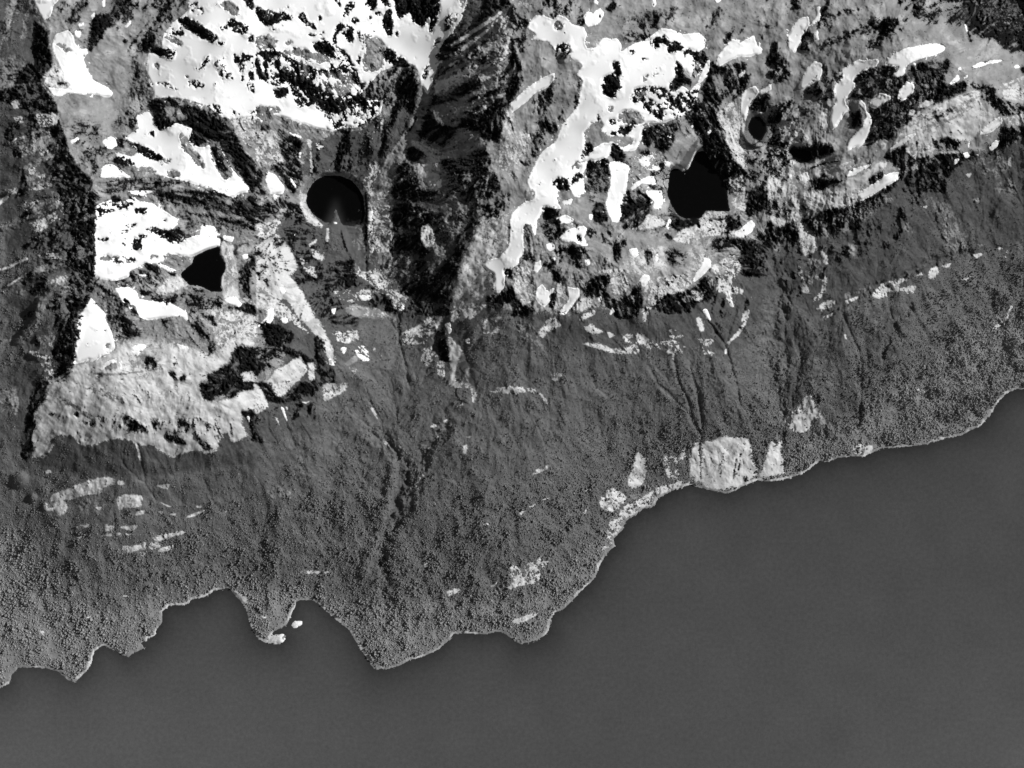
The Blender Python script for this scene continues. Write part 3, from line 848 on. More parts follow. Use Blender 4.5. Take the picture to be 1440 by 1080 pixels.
# still water: sheet, outline, level (m), name, label
TARNS = (
 ((0,270),'1005,460 1080,400 1090,360 1160,325 1240,300 1235,350 1270,400 1260,450 1240,480 1245,560 1190,560 1130,530 1060,520',800,'black triangular tarn with pale gravel along its right shore'),
 ((360,0),'300,1050 330,1010 385,985 470,985 540,1015 585,1070 605,1110 610,1210 600,1250 580,1266 520,1270 482,1262 468,1230 447,1165 428,1228 405,1258 370,1240 310,1195 278,1140 282,1085',600,'round dark tarn with a grey rim and a faint silt wedge rising from its lower shore'),
 ((720,0),'870,1090 875,1040 885,960 915,938 960,962 990,950 1010,900 1040,852 1085,842 1112,900 1180,1000 1205,1070 1215,1140 1222,1188 1085,1185 1062,1225 980,1232 925,1205 893,1150',700,'large black tarn with curved grey mud bars at its upper end'),
 ((720,0),'1325,700 1345,655 1390,650 1425,690 1432,730 1397,792 1352,772 1330,740',800,'small oval black tarn below a hooked snow patch'),
 ((1080,0),'115,830 180,838 240,850 250,900 180,920 135,888',770,'tiny dark pool in a hollow under pale rock ribs'),
)
SILT = ((360,270),'440,20 455,20 470,120 500,200 380,200 415,120')
# mountain form: survey x, y, height in metres
SPOTS = '''30,20,1020 45,0,1090 75,110,1070 100,200,1050 130,300,1000 128,400,950 105,480,880 85,560,740 50,640,470 0,20,1040 0,100,1010 0,200,970 0,300,900 0,450,780 0,540,690 0,600,580 0,680,340 0,750,190 -120,20,960 -120,200,880 -120,400,780 -120,600,520 -120,800,100
180,60,1000 160,150,950 300,80,1050 300,200,980 250,330,860 290,378,800 200,450,840 250,520,800 320,580,720 150,600,700 150,640,560 150,720,390 150,800,190 300,680,420 300,760,210 60,850,70
470,283,610 470,180,780 490,60,1000 400,180,870 400,400,720 510,380,580 560,450,520 470,480,610 560,560,420 540,700,220 540,800,120 430,600,480 440,720,230 440,800,100
605,150,860 600,230,800 590,60,930 660,180,1030 640,80,1010 700,100,1120 640,350,800 700,400,790 760,200,1000 800,80,1180 720,520,560 720,650,330 720,800,130 640,620,380 640,760,180
850,150,1050 820,300,870 870,380,790 985,255,705 950,350,740 900,460,620 900,560,400 900,650,170 1000,560,360 1000,640,130
1064,178,805 1040,250,750 1010,150,880 980,60,1050 1100,300,660 1090,400,480 1090,500,330 1095,600,130
1200,60,1050 1200,150,950 1300,150,1000 1200,250,800 1300,80,1080 1400,40,860 1440,0,700 1440,150,850 1400,250,580 1300,300,580 1200,400,440 1300,450,290 1400,450,180 1250,560,120 1150,550,210 1500,300,420 1500,100,700
700,-100,1100 300,-100,1000 1100,-100,1000 -100,-100,400 1500,-100,600'''
# gullies (depth +, m) and spurs (depth -): depth, half width in px, sheet, line
GULLIES = (
 (26,9,(360,540),'640,270 730,330 810,440 805,590 765,740 725,850 700,960 690,1010'),
 (-18,7,(360,540),'600,300 700,340 770,440 770,560 735,660 700,790 680,880 625,950 615,1050'),
 (22,9,(360,540),'1060,250 960,380 900,470 860,640 800,760'),
 (14,2.2,(360,270),'800,690 800,830 830,940 860,1080'),
 (8,2,(360,270),'620,300 625,480 690,560 790,640 800,690'),
 (16,2.4,(720,540),'905,-150 940,0 990,90 1010,200 1060,280 1062,320'),
 (12,2.2,(720,540),'770,-100 820,0 920,90 1020,190'),
 (16,2.4,(720,540),'1000,-100 1050,80 1070,250'),
 (18,2.4,(720,270),'1120,740 1200,860 1230,980 1260,1080 1280,1200'),
 (14,2.2,(720,270),'1260,650 1220,780 1200,870'),
 (10,2,(720,270),'1080,690 1150,800 1200,870'),
 (22,13,(1080,270),'60,560 20,800 30,1060 70,1280'),(-16,12,(720,540),'1150,-120 1220,60 1270,200'),(-14,14,(1080,270),'200,760 240,1000 330,1300'),(-12,12,(360,540),'300,300 330,560 260,900'),(12,12,(360,540),'430,300 450,560 380,900'),
 (18,4,(1080,270),'20,380 70,540 90,700 95,900 90,1080 85,1300 60,1500'),
 (14,2,(1080,270),'420,680 450,760 500,870 525,950 525,1080 515,1300'),
 (16,5,(1080,270),'800,650 720,720 660,860 645,930'),
 (7,5,(1080,540),'190,-300 170,-100 150,60'),
 (8,1.8,(0,540),'670,380 690,450 760,520 820,560'),
 (10,1.8,(0,540),'770,340 800,470 815,560 880,660'),
 (8,2,(0,540),'640,720 650,860 700,1000 780,1080'),
 (10,2.5,(0,540),'1150,540 1190,650 1300,780'),
 (7,3,(0,810),'130,40 240,140 280,300 400,390 470,470'),
 (16,7,(360,810),'720,-60 725,160'),
 (7,1.6,(360,540),'200,60 160,200 190,270'),(8,1.6,(360,540),'60,150 70,260 120,330'),(9,1.8,(360,540),'330,80 350,220 375,400'),
 (9,1.8,(360,540),'610,0 650,120 700,210'),
 (7,2,(720,540),'200,60 210,250 150,330'),(6,3,(720,540),'480,150 500,330 600,420'),
 (-24,5,(0,270),'0,200 180,135 380,40 520,-20'),(-24,5,(0,270),'0,440 160,370 430,290 520,250'),(-22,4.5,(0,270),'40,525 150,455 330,420 500,400'),(-24,5,(0,270),'100,840 200,720 230,610 330,530 500,480'),(-24,5,(0,270),'130,900 230,920 400,960'),
 (-22,4.5,(0,0),'0,1070 180,1040 330,1005 480,960'),(-22,4.5,(0,0),'30,800 210,738 380,700'),(-12,4.5,(0,0),'100,930 300,820 390,850'),(-14,6,(0,0),'0,500 120,480 250,470'),
 (24,5,(1080,270),'1140,330 900,400 760,470 520,570 300,690'),
)
KNOBS = ((27,675,11,42),(63,713,5,22),(45,700,6,26),(300,585,10,-10))
SNOW_LABELS = {
 'topleft': ('snow_patch', 'white snow patch cut by the top edge, right beside the dark left ridge', 'snow patch'),
 'tongue': ('snow_patch', 'forked white snow tongue lying alone on grey scree beside the left ridge', 'snow patch'),
 'mosaic': ('snowfield', 'broad snowfield broken by many black rocks, above the round tarn', 'snowfield'),
 'chute': ('snow_gully', 'forked white snow chute narrowing downward into the dark valley above the round tarn', 'snow gully'),
 'spindle': ('snowfield', 'smooth snowfield holding two long grey spindle shaped rock islands', 'snowfield'),
 'knob': ('snow_patch', 'small rounded snow patch on the scree saddle, upper of two', 'snow patch'),
 'lip': ('snow_patch', 'low snow patch on the scree saddle, just above streaked grey rock', 'snow patch'),
 'pocket': ('snow_patch', 'white snow pocket among black rocks left of the round tarn', 'snow patch'),
 'shield': ('snowfield', 'shield shaped snowfield reaching from the left ridge to the triangular tarn', 'snowfield'),
 'apron': ('snow_patch', 'ragged snow apron below the dark rock left of the triangular tarn', 'snow patch'),
 'wedge': ('snowfield', 'tall tapering snow wedge against the foot of the left ridge', 'snowfield'),
 'corner': ('snow_patch', 'small white snow corner at the lower end of the gravel bar by the triangular tarn', 'snow patch'),
 'comma': ('snow_patch', 'comma shaped snow patch above black rock right of the triangular tarn', 'snow patch'),
 'slash': ('snow_patch', 'slanting narrow snow slash on grey rock left of the longest snowfield', 'snow patch'),
 'long': ('snowfield', 'longest snowfield, running down the centre from a wide ragged head to a thin foot', 'snowfield'),
 'crown': ('snow_patch', 'small ragged snow patch just above the head of the longest snowfield', 'snow patch'),
 'bend': ('snow_patch', 'bent snow strip among speckled rock left of the large black tarn', 'snow patch'),
 'bend2': ('snow_patch', 'snow strip at the lower left corner of the large black tarn', 'snow patch'),
 'pillar': ('snow_patch', 'upright pillar shaped snow patch between two black rock bands', 'snow patch'),
 'wing': ('snow_patch', 'wing shaped snow patch with peaked upper edge on the grey plateau', 'snow patch'),
 'hook': ('snow_patch', 'hook shaped snow patch curling over the small oval tarn', 'snow patch'),
 'bean': ('snow_patch', 'bean shaped snow patch high on the grey plateau near the top edge', 'snow patch'),
 'hookstreak': ('snow_patch', 'thin hooked snow streak beside the bean shaped snow patch', 'snow patch'),
 'pear': ('snow_patch', 'pear shaped snow patch below the bean shaped one', 'snow patch'),
 'serpent': ('snow_patch', 'long bent snow patch with a wide head left of the dark basin', 'snow patch'),
 'blade': ('snow_patch', 'blade shaped snow patch along the top rim of the dark basin', 'snow patch'),
 'lozenge': ('snow_patch', 'lozenge shaped snow patch in the middle of the dark basin', 'snow patch'),
 'wedgepatch': ('snow_patch', 'short wedge of snow left of the lozenge in the dark basin', 'snow patch'),
 'ribbon': ('snow_patch', 'curving snow ribbon widening downward at the left side of the dark basin', 'snow patch'),
 'dash': ('snow_patch', 'thin snow dash on pale ground near the right edge', 'snow patch'),
 'shelf': ('snow_patch', 'snow strip at the right end of the large pale rock slab', 'snow patch'),
 'rim': ('snow_patch', 'narrow snow strip along the lower left rim of the large pale rock slab', 'snow patch'),
 'sill': ('snow_patch', 'narrow snow sill between two grey rock ribs', 'snow patch'),
 'shoulder': ('snow_patch', 'slanting snow patch on the lowest rock rib above the dark cliffs', 'snow patch'),
 'string': ('snow_patch', 'beaded string of snow on the dark cliff edge at right', 'snow patch'),
 'drop': ('snow_patch', 'drop shaped snow patch on the cliff edge nearest the right edge', 'snow patch'),
 'lens': ('snow_patch', 'lens shaped snow patch beside the smooth grey rock at the foot of the longest snowfield', 'snow patch'),
 'kite': ('snow_patch', 'kite shaped snow patch with a dark hole, below the lens shaped one', 'snow patch'),
 'bow': ('snow_patch', 'bow shaped snow patch just below right of the large black tarn', 'snow patch'),
 'egg': ('snow_patch', 'egg shaped snow patch on the pale heath below the large black tarn', 'snow patch'),
 'crescent': ('snow_patch', 'crescent snow patch at the right end of the pale heath', 'snow patch'),
 'button': ('snow_patch', 'round snow button in broken ground right of the longest snowfield', 'snow patch'),
 'bead': ('snow_patch', 'tiny round snow bead right of the snow button', 'snow patch'),
 'fan': ('snow_patch', 'fan shaped snow patch at the forest edge below the round snow button', 'snow patch'),
 'elbow': ('snow_patch', 'elbow shaped snow patch at the forest edge, right of the fan', 'snow patch'),
 'spur': ('snow_patch', 'small snow sliver at the head of the branching dark gullies', 'snow patch'),
}
ROCK_LABELS = {
 'scree': 'pale rock chute fanning down into the forest at the centre of the slope',
 'chuterock': 'narrow pale rock strip running down the dark scrub below the rock ribs',
 'bluff': 'largest pale bluff in the slanting line of outcrops at right',
 'plate': 'bright rock plate further right in the slanting line of outcrops',
 'terrace': 'long pale rock terrace in the forest at lower left',
 'block': 'squarish pale rock face right of the long terrace',
 'small': 'small pale rock patch just below the squarish rock face',
 'ledge': 'thin pale ledge, upper right of the lowest group at lower left',
 'ledge2': 'wide ragged pale ledge, lowest left of the group at lower left',
 'ledge3': 'short pale ledge at the right end of the lowest group at lower left',
 'knoll': 'pale rock knoll casting a shadow at the forest corner at far left',
 'streak': 'bright upright rock streak beside the forested ravine',
 'spot': 'small bright upright rock spot right of the forested ravine',
 'bench': 'flat pale rock bench alone in the middle of the forest',
 'teardrop': 'teardrop shaped pale rock face above the shore',
 'frost': 'speckled pale rock face just above the curving shore',
 'slab': 'widest pale rock slab with fine grooves standing right on the shore',
 'slabwest': 'narrow pale rock strip on the left side of the widest shore slab',
 'slabeast': 'pointed pale rock slab on the shore, right of the widest slab',
 'flame': 'flame shaped pale rock face in the forest above the right shore',
 'cove': 'pale rock patch at the water line of the right shore',
 'crag': 'ragged pale crag near the wooded point at bottom centre',
 'patch': 'small pale rock patch in the forest near the bottom point',
}
# ---------------------------------------------------------------- helpers
rng = np.random.default_rng(7)
CLASSES = 'FULHRDGMP'
YY, XX = np.mgrid[0:H, 0:W].astype(np.float32)

def spectral(scale, beta, angle=None, stretch=6.0, shape=(H, W)):
    """unit-variance random field: features up to `scale` posts, spectrum k^-beta, optionally drawn out along `angle`"""
    f = np.fft.rfft2(rng.standard_normal(shape).astype(np.float32))
    ky = np.fft.fftfreq(shape[0])[:, None]
    kx = np.fft.rfftfreq(shape[1])[None, :]
    if angle is None:
        k = np.hypot(kx, ky)
    else:
        a = math.radians(angle)         # counted from picture right, upwards
        along, across = kx * math.cos(a) - ky * math.sin(a), kx * math.sin(a) + ky * math.cos(a)
        k = np.hypot(along * stretch, across)
    r = np.fft.irfft2(f * (k * k + 1.0 / scale ** 2) ** (-beta / 2), s=shape).astype(np.float32)
    return (r - r.mean()) / r.std()

def kernel(s):
    n = max(1, int(math.ceil(2.6 * s)))
    x = np.arange(-n, n + 1)
    k = np.exp(-x * x / (2 * s * s))
    return n, (k / k.sum()).astype(np.float32)

def blur(a, s):
    if s <= 0.2:
        return a
    n, k = kernel(s)
    for ax in (0, 1):
        p = np.pad(a, [(n, n) if i == ax else (0, 0) for i in (0, 1)], mode='edge')
        out = np.zeros_like(a)
        L = a.shape[ax]
        for i, w in enumerate(k):
            out += w * (p[i:i + L] if ax == 0 else p[:, i:i + L])
        a = out
    return a

def sstep(x, a, b):
    t = np.clip((x - a) / (b - a), 0, 1)
    return t * t * (3 - 2 * t)

def points(text, sheet):
    return np.array([[float(v) for v in p.split(',')] for p in text.split()], np.float64) / 4.0 + np.array(sheet)

def fill(pts, x0, y0, w, h):
    """even-odd polygon fill on posts x0..x0+w, y0..y0+h"""
    m = np.zeros((h, w), bool)
    xs = np.arange(x0, x0 + w)[None, :]
    n = len(pts)
    for i in range(n):
        (ax, ay), (bx, by) = pts[i], pts[(i + 1) % n]
        if ay == by:
            continue
        if ay > by:
            ax, ay, bx, by = bx, by, ax, ay
        r0, r1 = max(int(math.ceil(ay)), y0), min(int(math.ceil(by)), y0 + h)
        if r1 <= r0:
            continue
        ys = np.arange(r0, r1)
        xi = ax + (ys - ay) * (bx - ax) / (by - ay)
        m[r0 - y0:r1 - y0] ^= xs < xi[:, None]
    return m.astype(np.float32)

def line_dist(pts, reach):
    """distance to a polyline on the crop within `reach` of it -> slices, distance"""
    x0, y0 = np.floor(pts.min(0) - reach).astype(int)
    x1, y1 = np.ceil(pts.max(0) + reach).astype(int)
    x0, y0, x1, y1 = max(x0, 0), max(y0, 0), min(x1, W), min(y1, H)
    sl = (slice(y0, y1), slice(x0, x1))
    gx, gy = XX[sl], YY[sl]
    d = np.full(gx.shape, 1e9, np.float32)
    for (ax, ay), (bx, by) in zip(pts[:-1], pts[1:]):
        dx, dy = bx - ax, by - ay
        t = np.clip(((gx - ax) * dx + (gy - ay) * dy) / max(dx * dx + dy * dy, 1e-9), 0, 1)
        np.minimum(d, np.hypot(gx - ax - t * dx, gy - ay - t * dy), out=d)
    return sl, d

# ---------------------------------------------------------------- mountain form
spots = np.array([[float(v) for v in p.split(',')] for p in SPOTS.split()])
def plate(spots, gx, gy, smooth=60.0):
    P = spots[:, :2] / 100.0
    r = np.hypot(P[:, None, 0] - P[None, :, 0], P[:, None, 1] - P[None, :, 1])
    K = np.where(r > 0, r * r * np.log(r + 1e-9), 0) + np.eye(len(P)) * 0.02
    A = np.zeros((len(P) + 3,) * 2)
    A[:-3, :-3] = K
    A[:-3, -3], A[:-3, -2:] = 1, P
    A[-3:, :-3] = A[:-3, -3:].T
    w = np.linalg.solve(A, np.concatenate([spots[:, 2], [0, 0, 0]]))
    out = w[-3] + w[-2] * gx / 100 + w[-1] * gy / 100
    for (px, py), wi in zip(P, w[:-3]):
        r = np.hypot(gx / 100 - px, gy / 100 - py)
        out = out + wi * r * r * np.log(r + 1e-9)
    return out
q = 6
cx, cy = np.arange(-q, W + 2 * q, q), np.arange(-q, H + 2 * q, q)
coarse = plate(spots, *np.meshgrid(cx, cy))
ix, iy = (np.arange(W) + q) / q, (np.arange(H) + q) / q
jx, jy = ix.astype(int), iy.astype(int)
fx, fy = (ix - jx)[None, :], (iy - jy)[:, None]
z = (coarse[np.ix_(jy, jx)] * (1 - fx) + coarse[np.ix_(jy, jx + 1)] * fx) * (1 - fy) + \
    (coarse[np.ix_(jy + 1, jx)] * (1 - fx) + coarse[np.ix_(jy + 1, jx + 1)] * fx) * fy
z = blur(z.astype(np.float32), 4)
n_big = spectral(90, 2.4)
def flow(field, relief, steps, ratio=1.0):
    """smear a field along the fall line: gravel, snow melt and scrub all string out downhill"""
    gy, gx = np.gradient(relief)
    n = np.hypot(gx, gy) + 1e-4
    gx, gy = (gx / n).astype(np.float32), (gy / n).astype(np.float32)
    acc, tot = field.copy(), 1.0
    for sgn in (1, -1):
        x, y = XX.copy(), YY.copy()
        for k in range(1, steps + 1):
            i, j = np.clip(np.rint(y), 0, H - 1).astype(np.int32), np.clip(np.rint(x), 0, W - 1).astype(np.int32)
            x += sgn * gx[i, j]
            y += sgn * gy[i, j]
            i, j = np.clip(np.rint(y), 0, H - 1).astype(np.int32), np.clip(np.rint(x), 0, W - 1).astype(np.int32)
            acc += field[i, j] * (1 - k / (steps + 1))
    acc -= acc.mean()
    return acc / acc.std()
lay = blur(z + 16 * n_big, 5)
n_run = flow(spectral(7, 1.3), lay, 9)          # short streaks
n_long = flow(spectral(12, 1.6), lay, 26)       # long ones: chutes, strips of scrub
n_spur = flow(spectral(34, 2.2), lay, 60)       # spurs and shallow gullies of the wooded slope
n_rib = flow(spectral(9, 1.5), blur(lay, 10), 16)  # ribs of the cliffs

# ---------------------------------------------------------------- ground cover from the survey
n_fine = spectral(9, 1.5)
n_mid = spectral(30, 1.9)
n_grit = spectral(4, 1.3)
n_pat = 0.5 * n_mid + 0.45 * n_fine + 0.35 * n_grit + 0.5 * n_run
n_pat /= n_pat.std()
n_spk = 0.45 * spectral(10, 1.4) + 0.3 * n_grit + 0.65 * n_run
n_spk /= n_spk.std()
n_soft = spectral(26, 2.8)
streak_cache = {}
def streak(angle):
    if angle not in streak_cache:
        s = spectral(40, 1.8, angle)
        s = s + 0.45 * n_fine
        streak_cache[angle] = s / s.std()
    return streak_cache[angle]

cover = {c: np.zeros((H, W), np.float32) for c in CLASSES}
cover['H'][:] = 1.0
snow = np.zeros((H, W), np.float32)
names = ['']                          # index of named features
feat = np.zeros((H, W), np.int16)     # which named snow feature a post belongs to
rock_id = np.zeros((H, W), np.int16)  # which named rock slab
sheet = (0, 0)
for row in SURVEY.strip().splitlines():
    if row.startswith('#'):
        sheet = tuple(int(v) for v in row[1:].split(','))
        continue
    head, text = row.split(':')
    opts = head.split()
    c, amp, soft, part, ang, name = opts[0], None, None, None, None, None
    for o in opts[1:]:
        if o[0] == 'a': amp = float(o[1:])
        elif o[0] == 'b': soft = float(o[1:])
        elif o[0] == 'p': part = float(o[1:])
        elif o[0] == 't': ang = float(o[1:])
        elif o[0] == '@': name = o[1:]
    pts = points(text, sheet)
    if soft is None:
        soft = {'S': 1.3, 'D': 2.0, 'R': 1.7, 'P': 1.7, 'H': 1.8}.get(c, 2.0)
        area = 0.5 * abs(np.sum(pts[:, 0] * np.roll(pts[:, 1], -1) - np.roll(pts[:, 0], -1) * pts[:, 1]))
        girth = np.sum(np.hypot(*(pts - np.roll(pts, 1, 0)).T))
        soft = min(soft, 0.25 + 0.42 * area / girth)      # keep thin ledges and small patches crisp
    if part is not None and part >= 0.6 and soft < 0.95:
        part, amp = None, 0.15
    if amp is None: amp = {'S': 0.2, 'D': 0.42, 'R': 0.34, 'H': 0.36}.get(c, 0.3)
    m_ = int(3 * soft) + 4
    x0, y0 = np.floor(pts.min(0)).astype(int) - m_
    x1, y1 = np.ceil(pts.max(0)).astype(int) + m_
    x0, y0, x1, y1 = max(x0, 0), max(y0, 0), min(x1, W), min(y1, H)
    if x1 <= x0 or y1 <= y0:
        continue
    sl = (slice(y0, y1), slice(x0, x1))
    m = blur(fill(pts, x0, y0, x1 - x0, y1 - y0), soft)
    edge = 0.35 * n_fine[sl] + 0.3 * n_mid[sl] + 0.45 * n_grit[sl] + 0.35 * n_run[sl]
    inside = m
    bell = np.sqrt(np.clip(4 * m * (1 - m), 0, 1))
    wdt = 0.16 if soft < 2.6 else 0.4
    lift = 0.1 if c == 'R' and soft < 1.2 else 0.0        # small pale ledges keep their full size
    m = sstep(m + amp * edge * bell + lift * bell, 0.5 - wdt, 0.5 + wdt)
    if part is not None:
        f = n_pat[sl] if ang is None else streak(ang)[sl]
        q = NormalDist().inv_cdf(part)
        m = m * sstep(f, -q - 0.18, -q + 0.18)
    if c == 'S':
        snow[sl] += (1 - snow[sl]) * m
        if name:
            if name not in names: names.append(name)
            k = names.index(name)
            feat[sl][(m > 0.3)] = k
    else:
        snow[sl] *= 1 - m
        for k in CLASSES:
            cover[k][sl] *= 1 - m
        cover[c][sl] += m
        if name:
            if name not in names: names.append(name)
            rock_id[sl][m > 0.4] = names.index(name)

# snow breaks up at its edges: rocks melt out, scraps linger between boulders
n_melt = 0.5 * n_fine + 0.5 * n_spk + 0.3 * n_grit
n_melt /= n_melt.std()
near, core_s = blur(snow, 9), blur(snow, 5)
alp = 1 - blur(cover['F'] + cover['L'] + cover['U'], 2)
holes = sstep(n_melt, 1.0 + 1.5 * core_s - 0.35 * sstep(n_soft, -0.5, 1.5), 1.35 + 1.5 * core_s - 0.35 * sstep(n_soft, -0.5, 1.5)) * sstep(near, 0.95, 0.6)
pits = sstep(n_melt, 2.15, 2.4) * (feat > 0)
lost = np.clip(holes + pits, 0, 1) * snow
snow -= lost
for k in CLASSES:
    cover[k] *= 1 - 0.8 * lost
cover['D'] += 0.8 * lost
scraps = sstep(-n_melt, 2.5 - 2.6 * near, 2.75 - 2.6 * near) * sstep(near, 0.12, 0.3) * alp
snow += (1 - snow) * scraps * (1 - np.clip(cover['M'], 0, 1))

# broken ground: boulders, ledges and scraps of heath in every kind of cover
def leak(src, dst, amount):
    t = cover[src] * amount
    cover[src] -= t
    cover[dst] += t
patchy = sstep(n_soft, -0.9, 0.9)
leak('H', 'D', 0.85 * sstep(n_spk, 1.65 - 0.9 * patchy, 2.2 - 0.9 * patchy))
leak('P', 'D', 0.9 * sstep(n_spk, 2.1, 2.4))
leak('P', 'G', 0.5 * sstep(-n_long - 0.6 * n_soft, 0.2, 1.8))
leak('F', 'R', 0.8 * sstep(n_spk + 0.5 * n_mid, 3.1, 3.5))
leak('H', 'R', 0.8 * sstep(-n_spk, 1.5 - 0.8 * patchy, 2.2 - 0.8 * patchy))
leak('H', 'G', sstep(n_long, 0.2, 1.2) * 0.7)
leak('G', 'R', 0.35 * sstep(n_soft + 0.4 * n_long, 0.3, 1.8))
leak('G', 'U', 0.4 * sstep(-n_soft - 0.4 * n_big, 0.3, 1.8))
leak('G', 'H', 0.55 * sstep(n_spk, 0.8, 1.8))
leak('G', 'U', 0.15 * sstep(-n_long, 0.8, 1.8))
leak('R', 'D', sstep(n_spk, 2.0 - 0.6 * patchy, 2.3 - 0.6 * patchy))
leak('R', 'G', 0.6 * sstep(-n_spk, 0.6, 1.5))
leak('D', 'U', 0.5 * sstep(-n_spk, 0.9, 1.6))
leak('D', 'H', 0.7 * sstep(-n_spk, 1.7, 2.2))
leak('U', 'D', 0.5 * sstep(n_spk, 1.8, 2.5))
leak('U', 'F', 0.35 * sstep(0.6 * n_long + 0.8 * n_soft, 0.6, 1.8))
leak('U', 'H', 0.3 * sstep(-n_spk, 1.6, 2.3))
leak('F', 'U', 0.35 * sstep(-0.55 * n_long - 0.8 * n_soft, 0.4, 1.7))

# painted penumbra: half-shade blended into the cover round the black cliff patches
penumbra = sstep(blur(cover['D'], 3.0) + 0.06 * n_run, 0.1, 0.55)
for c in 'HGP':
    leak(c, 'U', 0.5 * penumbra)
leak('R', 'G', 0.5 * penumbra)
leak('D', 'U', 0.45 * sstep(-n_run - 0.4 * n_long, 0.5, 1.8))

# ---------------------------------------------------------------- coast
coast = np.concatenate([points(t, s) for t, s in zip(COAST.splitlines(), COAST_SHEETS)])
coast = np.concatenate([[[-60, 975], [-8, 967]], coast, [[1452, 548], [1500, 560]]])
ring = np.concatenate([coast, [[1500, -200], [-60, -200]]])
land = fill(ring, 0, 0, W, H)
d = np.full((H, W), 1e9, np.float32)
h2 = (slice(0, H, 2), slice(0, W, 2))
dd = np.full(XX[h2].shape, 1e9, np.float32)
for (ax, ay), (bx, by) in zip(coast[:-1], coast[1:]):
    dx, dy = bx - ax, by - ay
    t = np.clip(((XX[h2] - ax) * dx + (YY[h2] - ay) * dy) / (dx * dx + dy * dy), 0, 1)
    np.minimum(dd, np.hypot(XX[h2] - ax - t * dx, YY[h2] - ay - t * dy), out=dd)
d = blur(np.repeat(np.repeat(dd, 2, 0), 2, 1), 0.8)
shore = np.where(land > 0, d, -d) + 0.7 * n_fine + 0.3 * n_mid      # posts inland (+) or offshore (-)
tide = sstep(shore, 5.0, 3.0) * (0.55 + 0.45 * sstep(n_mid + 0.6 * n_soft, -1.5, -0.3))      # pale tidal band and beach
for k in CLASSES:
    cover[k] *= 1 - tide
cover['R'] += tide * (0.25 + 0.55 * sstep(n_soft, -0.8, 1.2))
cover['M'] += tide * (0.75 - 0.55 * sstep(n_soft, -0.8, 1.2))
beach_sl, bd = line_dist(points('160,395 230,420 330,440', (360, 700)), 1)

# ---------------------------------------------------------------- relief
z = np.maximum(z, 35)
inland = np.clip(shore, 0, None)
z = z * (1 - np.exp(-inland / 55.0)) + 3.0 * sstep(inland, 0, 4)

wood = cover['F'] + cover['L'] + cover['U']
bare = np.clip(1 - wood, 0, 1)
inl = sstep(shore, 2, 40)
z += inl * (n_big * 7 + n_soft * (1.8 + 1.2 * bare) * (1 - 0.7 * blur(snow, 2.0)))
# cliffs: faces with shade painted in are made steep and look away from the morning sun; the slope is integrated into a height field
def integrate(slope, longest, along):
    Hs, Ws = slope.shape
    pad = np.pad(slope, 60, mode='reflect')
    f = np.fft.rfft2(pad)
    ky = 2 * np.pi * np.fft.fftfreq(pad.shape[0])[:, None]
    kx = 2 * np.pi * np.fft.rfftfreq(pad.shape[1])[None, :]
    kk = kx * kx + ky * ky + (2 * np.pi / longest) ** 2
    r = np.fft.irfft2(-1j * (kx * along[0] + ky * along[1]) * f / kk, s=pad.shape)
    return r[60:-60, 60:-60].astype(np.float32)
toward_sun = (math.cos(SUN_AZ), -math.sin(SUN_AZ))
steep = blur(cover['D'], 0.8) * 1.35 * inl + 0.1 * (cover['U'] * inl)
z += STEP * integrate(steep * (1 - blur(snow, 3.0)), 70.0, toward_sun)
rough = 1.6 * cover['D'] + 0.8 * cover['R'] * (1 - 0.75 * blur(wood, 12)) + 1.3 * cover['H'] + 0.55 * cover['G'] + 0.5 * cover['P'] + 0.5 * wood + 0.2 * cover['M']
n_crag = spectral(14, 2.0)
ridged = 1 - np.abs(spectral(16, 2.1)) * 1.3 + 0.5 * (1 - np.abs(spectral(7, 2.0)))
cragged = blur(np.clip(1.0 * cover['D'] + 0.3 * cover['H'] + 0.22 * cover['R'] * (1 - 0.9 * blur(wood, 12)) + 0.03 * cover['G'], 0, 1) * (1 - snow), 1.5) * inl
z += cragged * (6.5 * ridged + 3.4 * n_rib)
z += inl * blur(wood, 3) * (3.3 * n_spur + 0.25 * n_rib + 0.42 * n_grit)
z += inl * blur(rough * (1 - 0.8 * snow), 1.5) * (0.9 * n_crag + 0.9 * n_run + 0.35 * n_fine)
for depth, half, sh, text in GULLIES:
    sl, dist = line_dist(points(text, sh) + 0, half * 3)
    wob = dist + 0.8 * half * 0.4 * n_mid[sl]
    z[sl] -= (depth if half > 4 else 0.6 * depth) * np.exp(-(wob / half) ** 2) * inl[sl]
for kx_, ky_, r, hh in KNOBS:
    z += hh * np.exp(-(np.hypot(XX - kx_, YY - ky_) / r) ** 4)
z = np.where(shore > 0, np.maximum(z, 0.4 + 0.25 * shore), np.maximum(-2.0 + 1.2 * shore, -60)).astype(np.float32)

water_masks = []
for sh, text, level, label in TARNS:
    pts = points(text, sh)
    x0, y0 = np.maximum(np.floor(pts.min(0)).astype(int) - 20, 0)
    x1, y1 = np.minimum(np.ceil(pts.max(0)).astype(int) + 20, (W, H))
    sl = (slice(y0, y1), slice(x0, x1))
    raw = fill(pts, x0, y0, x1 - x0, y1 - y0)
    fine = blur(raw, 1.6)
    t = sstep(blur(raw, 5.0), 0.01, 0.5)
    bowl = level + 12 * (0.5 - fine - 0.09 * n_fine[sl] - 0.05 * n_grit[sl])
    z[sl] = z[sl] * (1 - t) + bowl * t
    hem = fine < 0.46
    z[sl] = np.where(hem & (t > 0.001), np.maximum(z[sl], level + 0.6), z[sl])
    for c in 'D':
        keep = sstep(fine, 0.6, 0.3)
        snow[sl] *= keep
    water_masks.append((sl, raw, level, label))

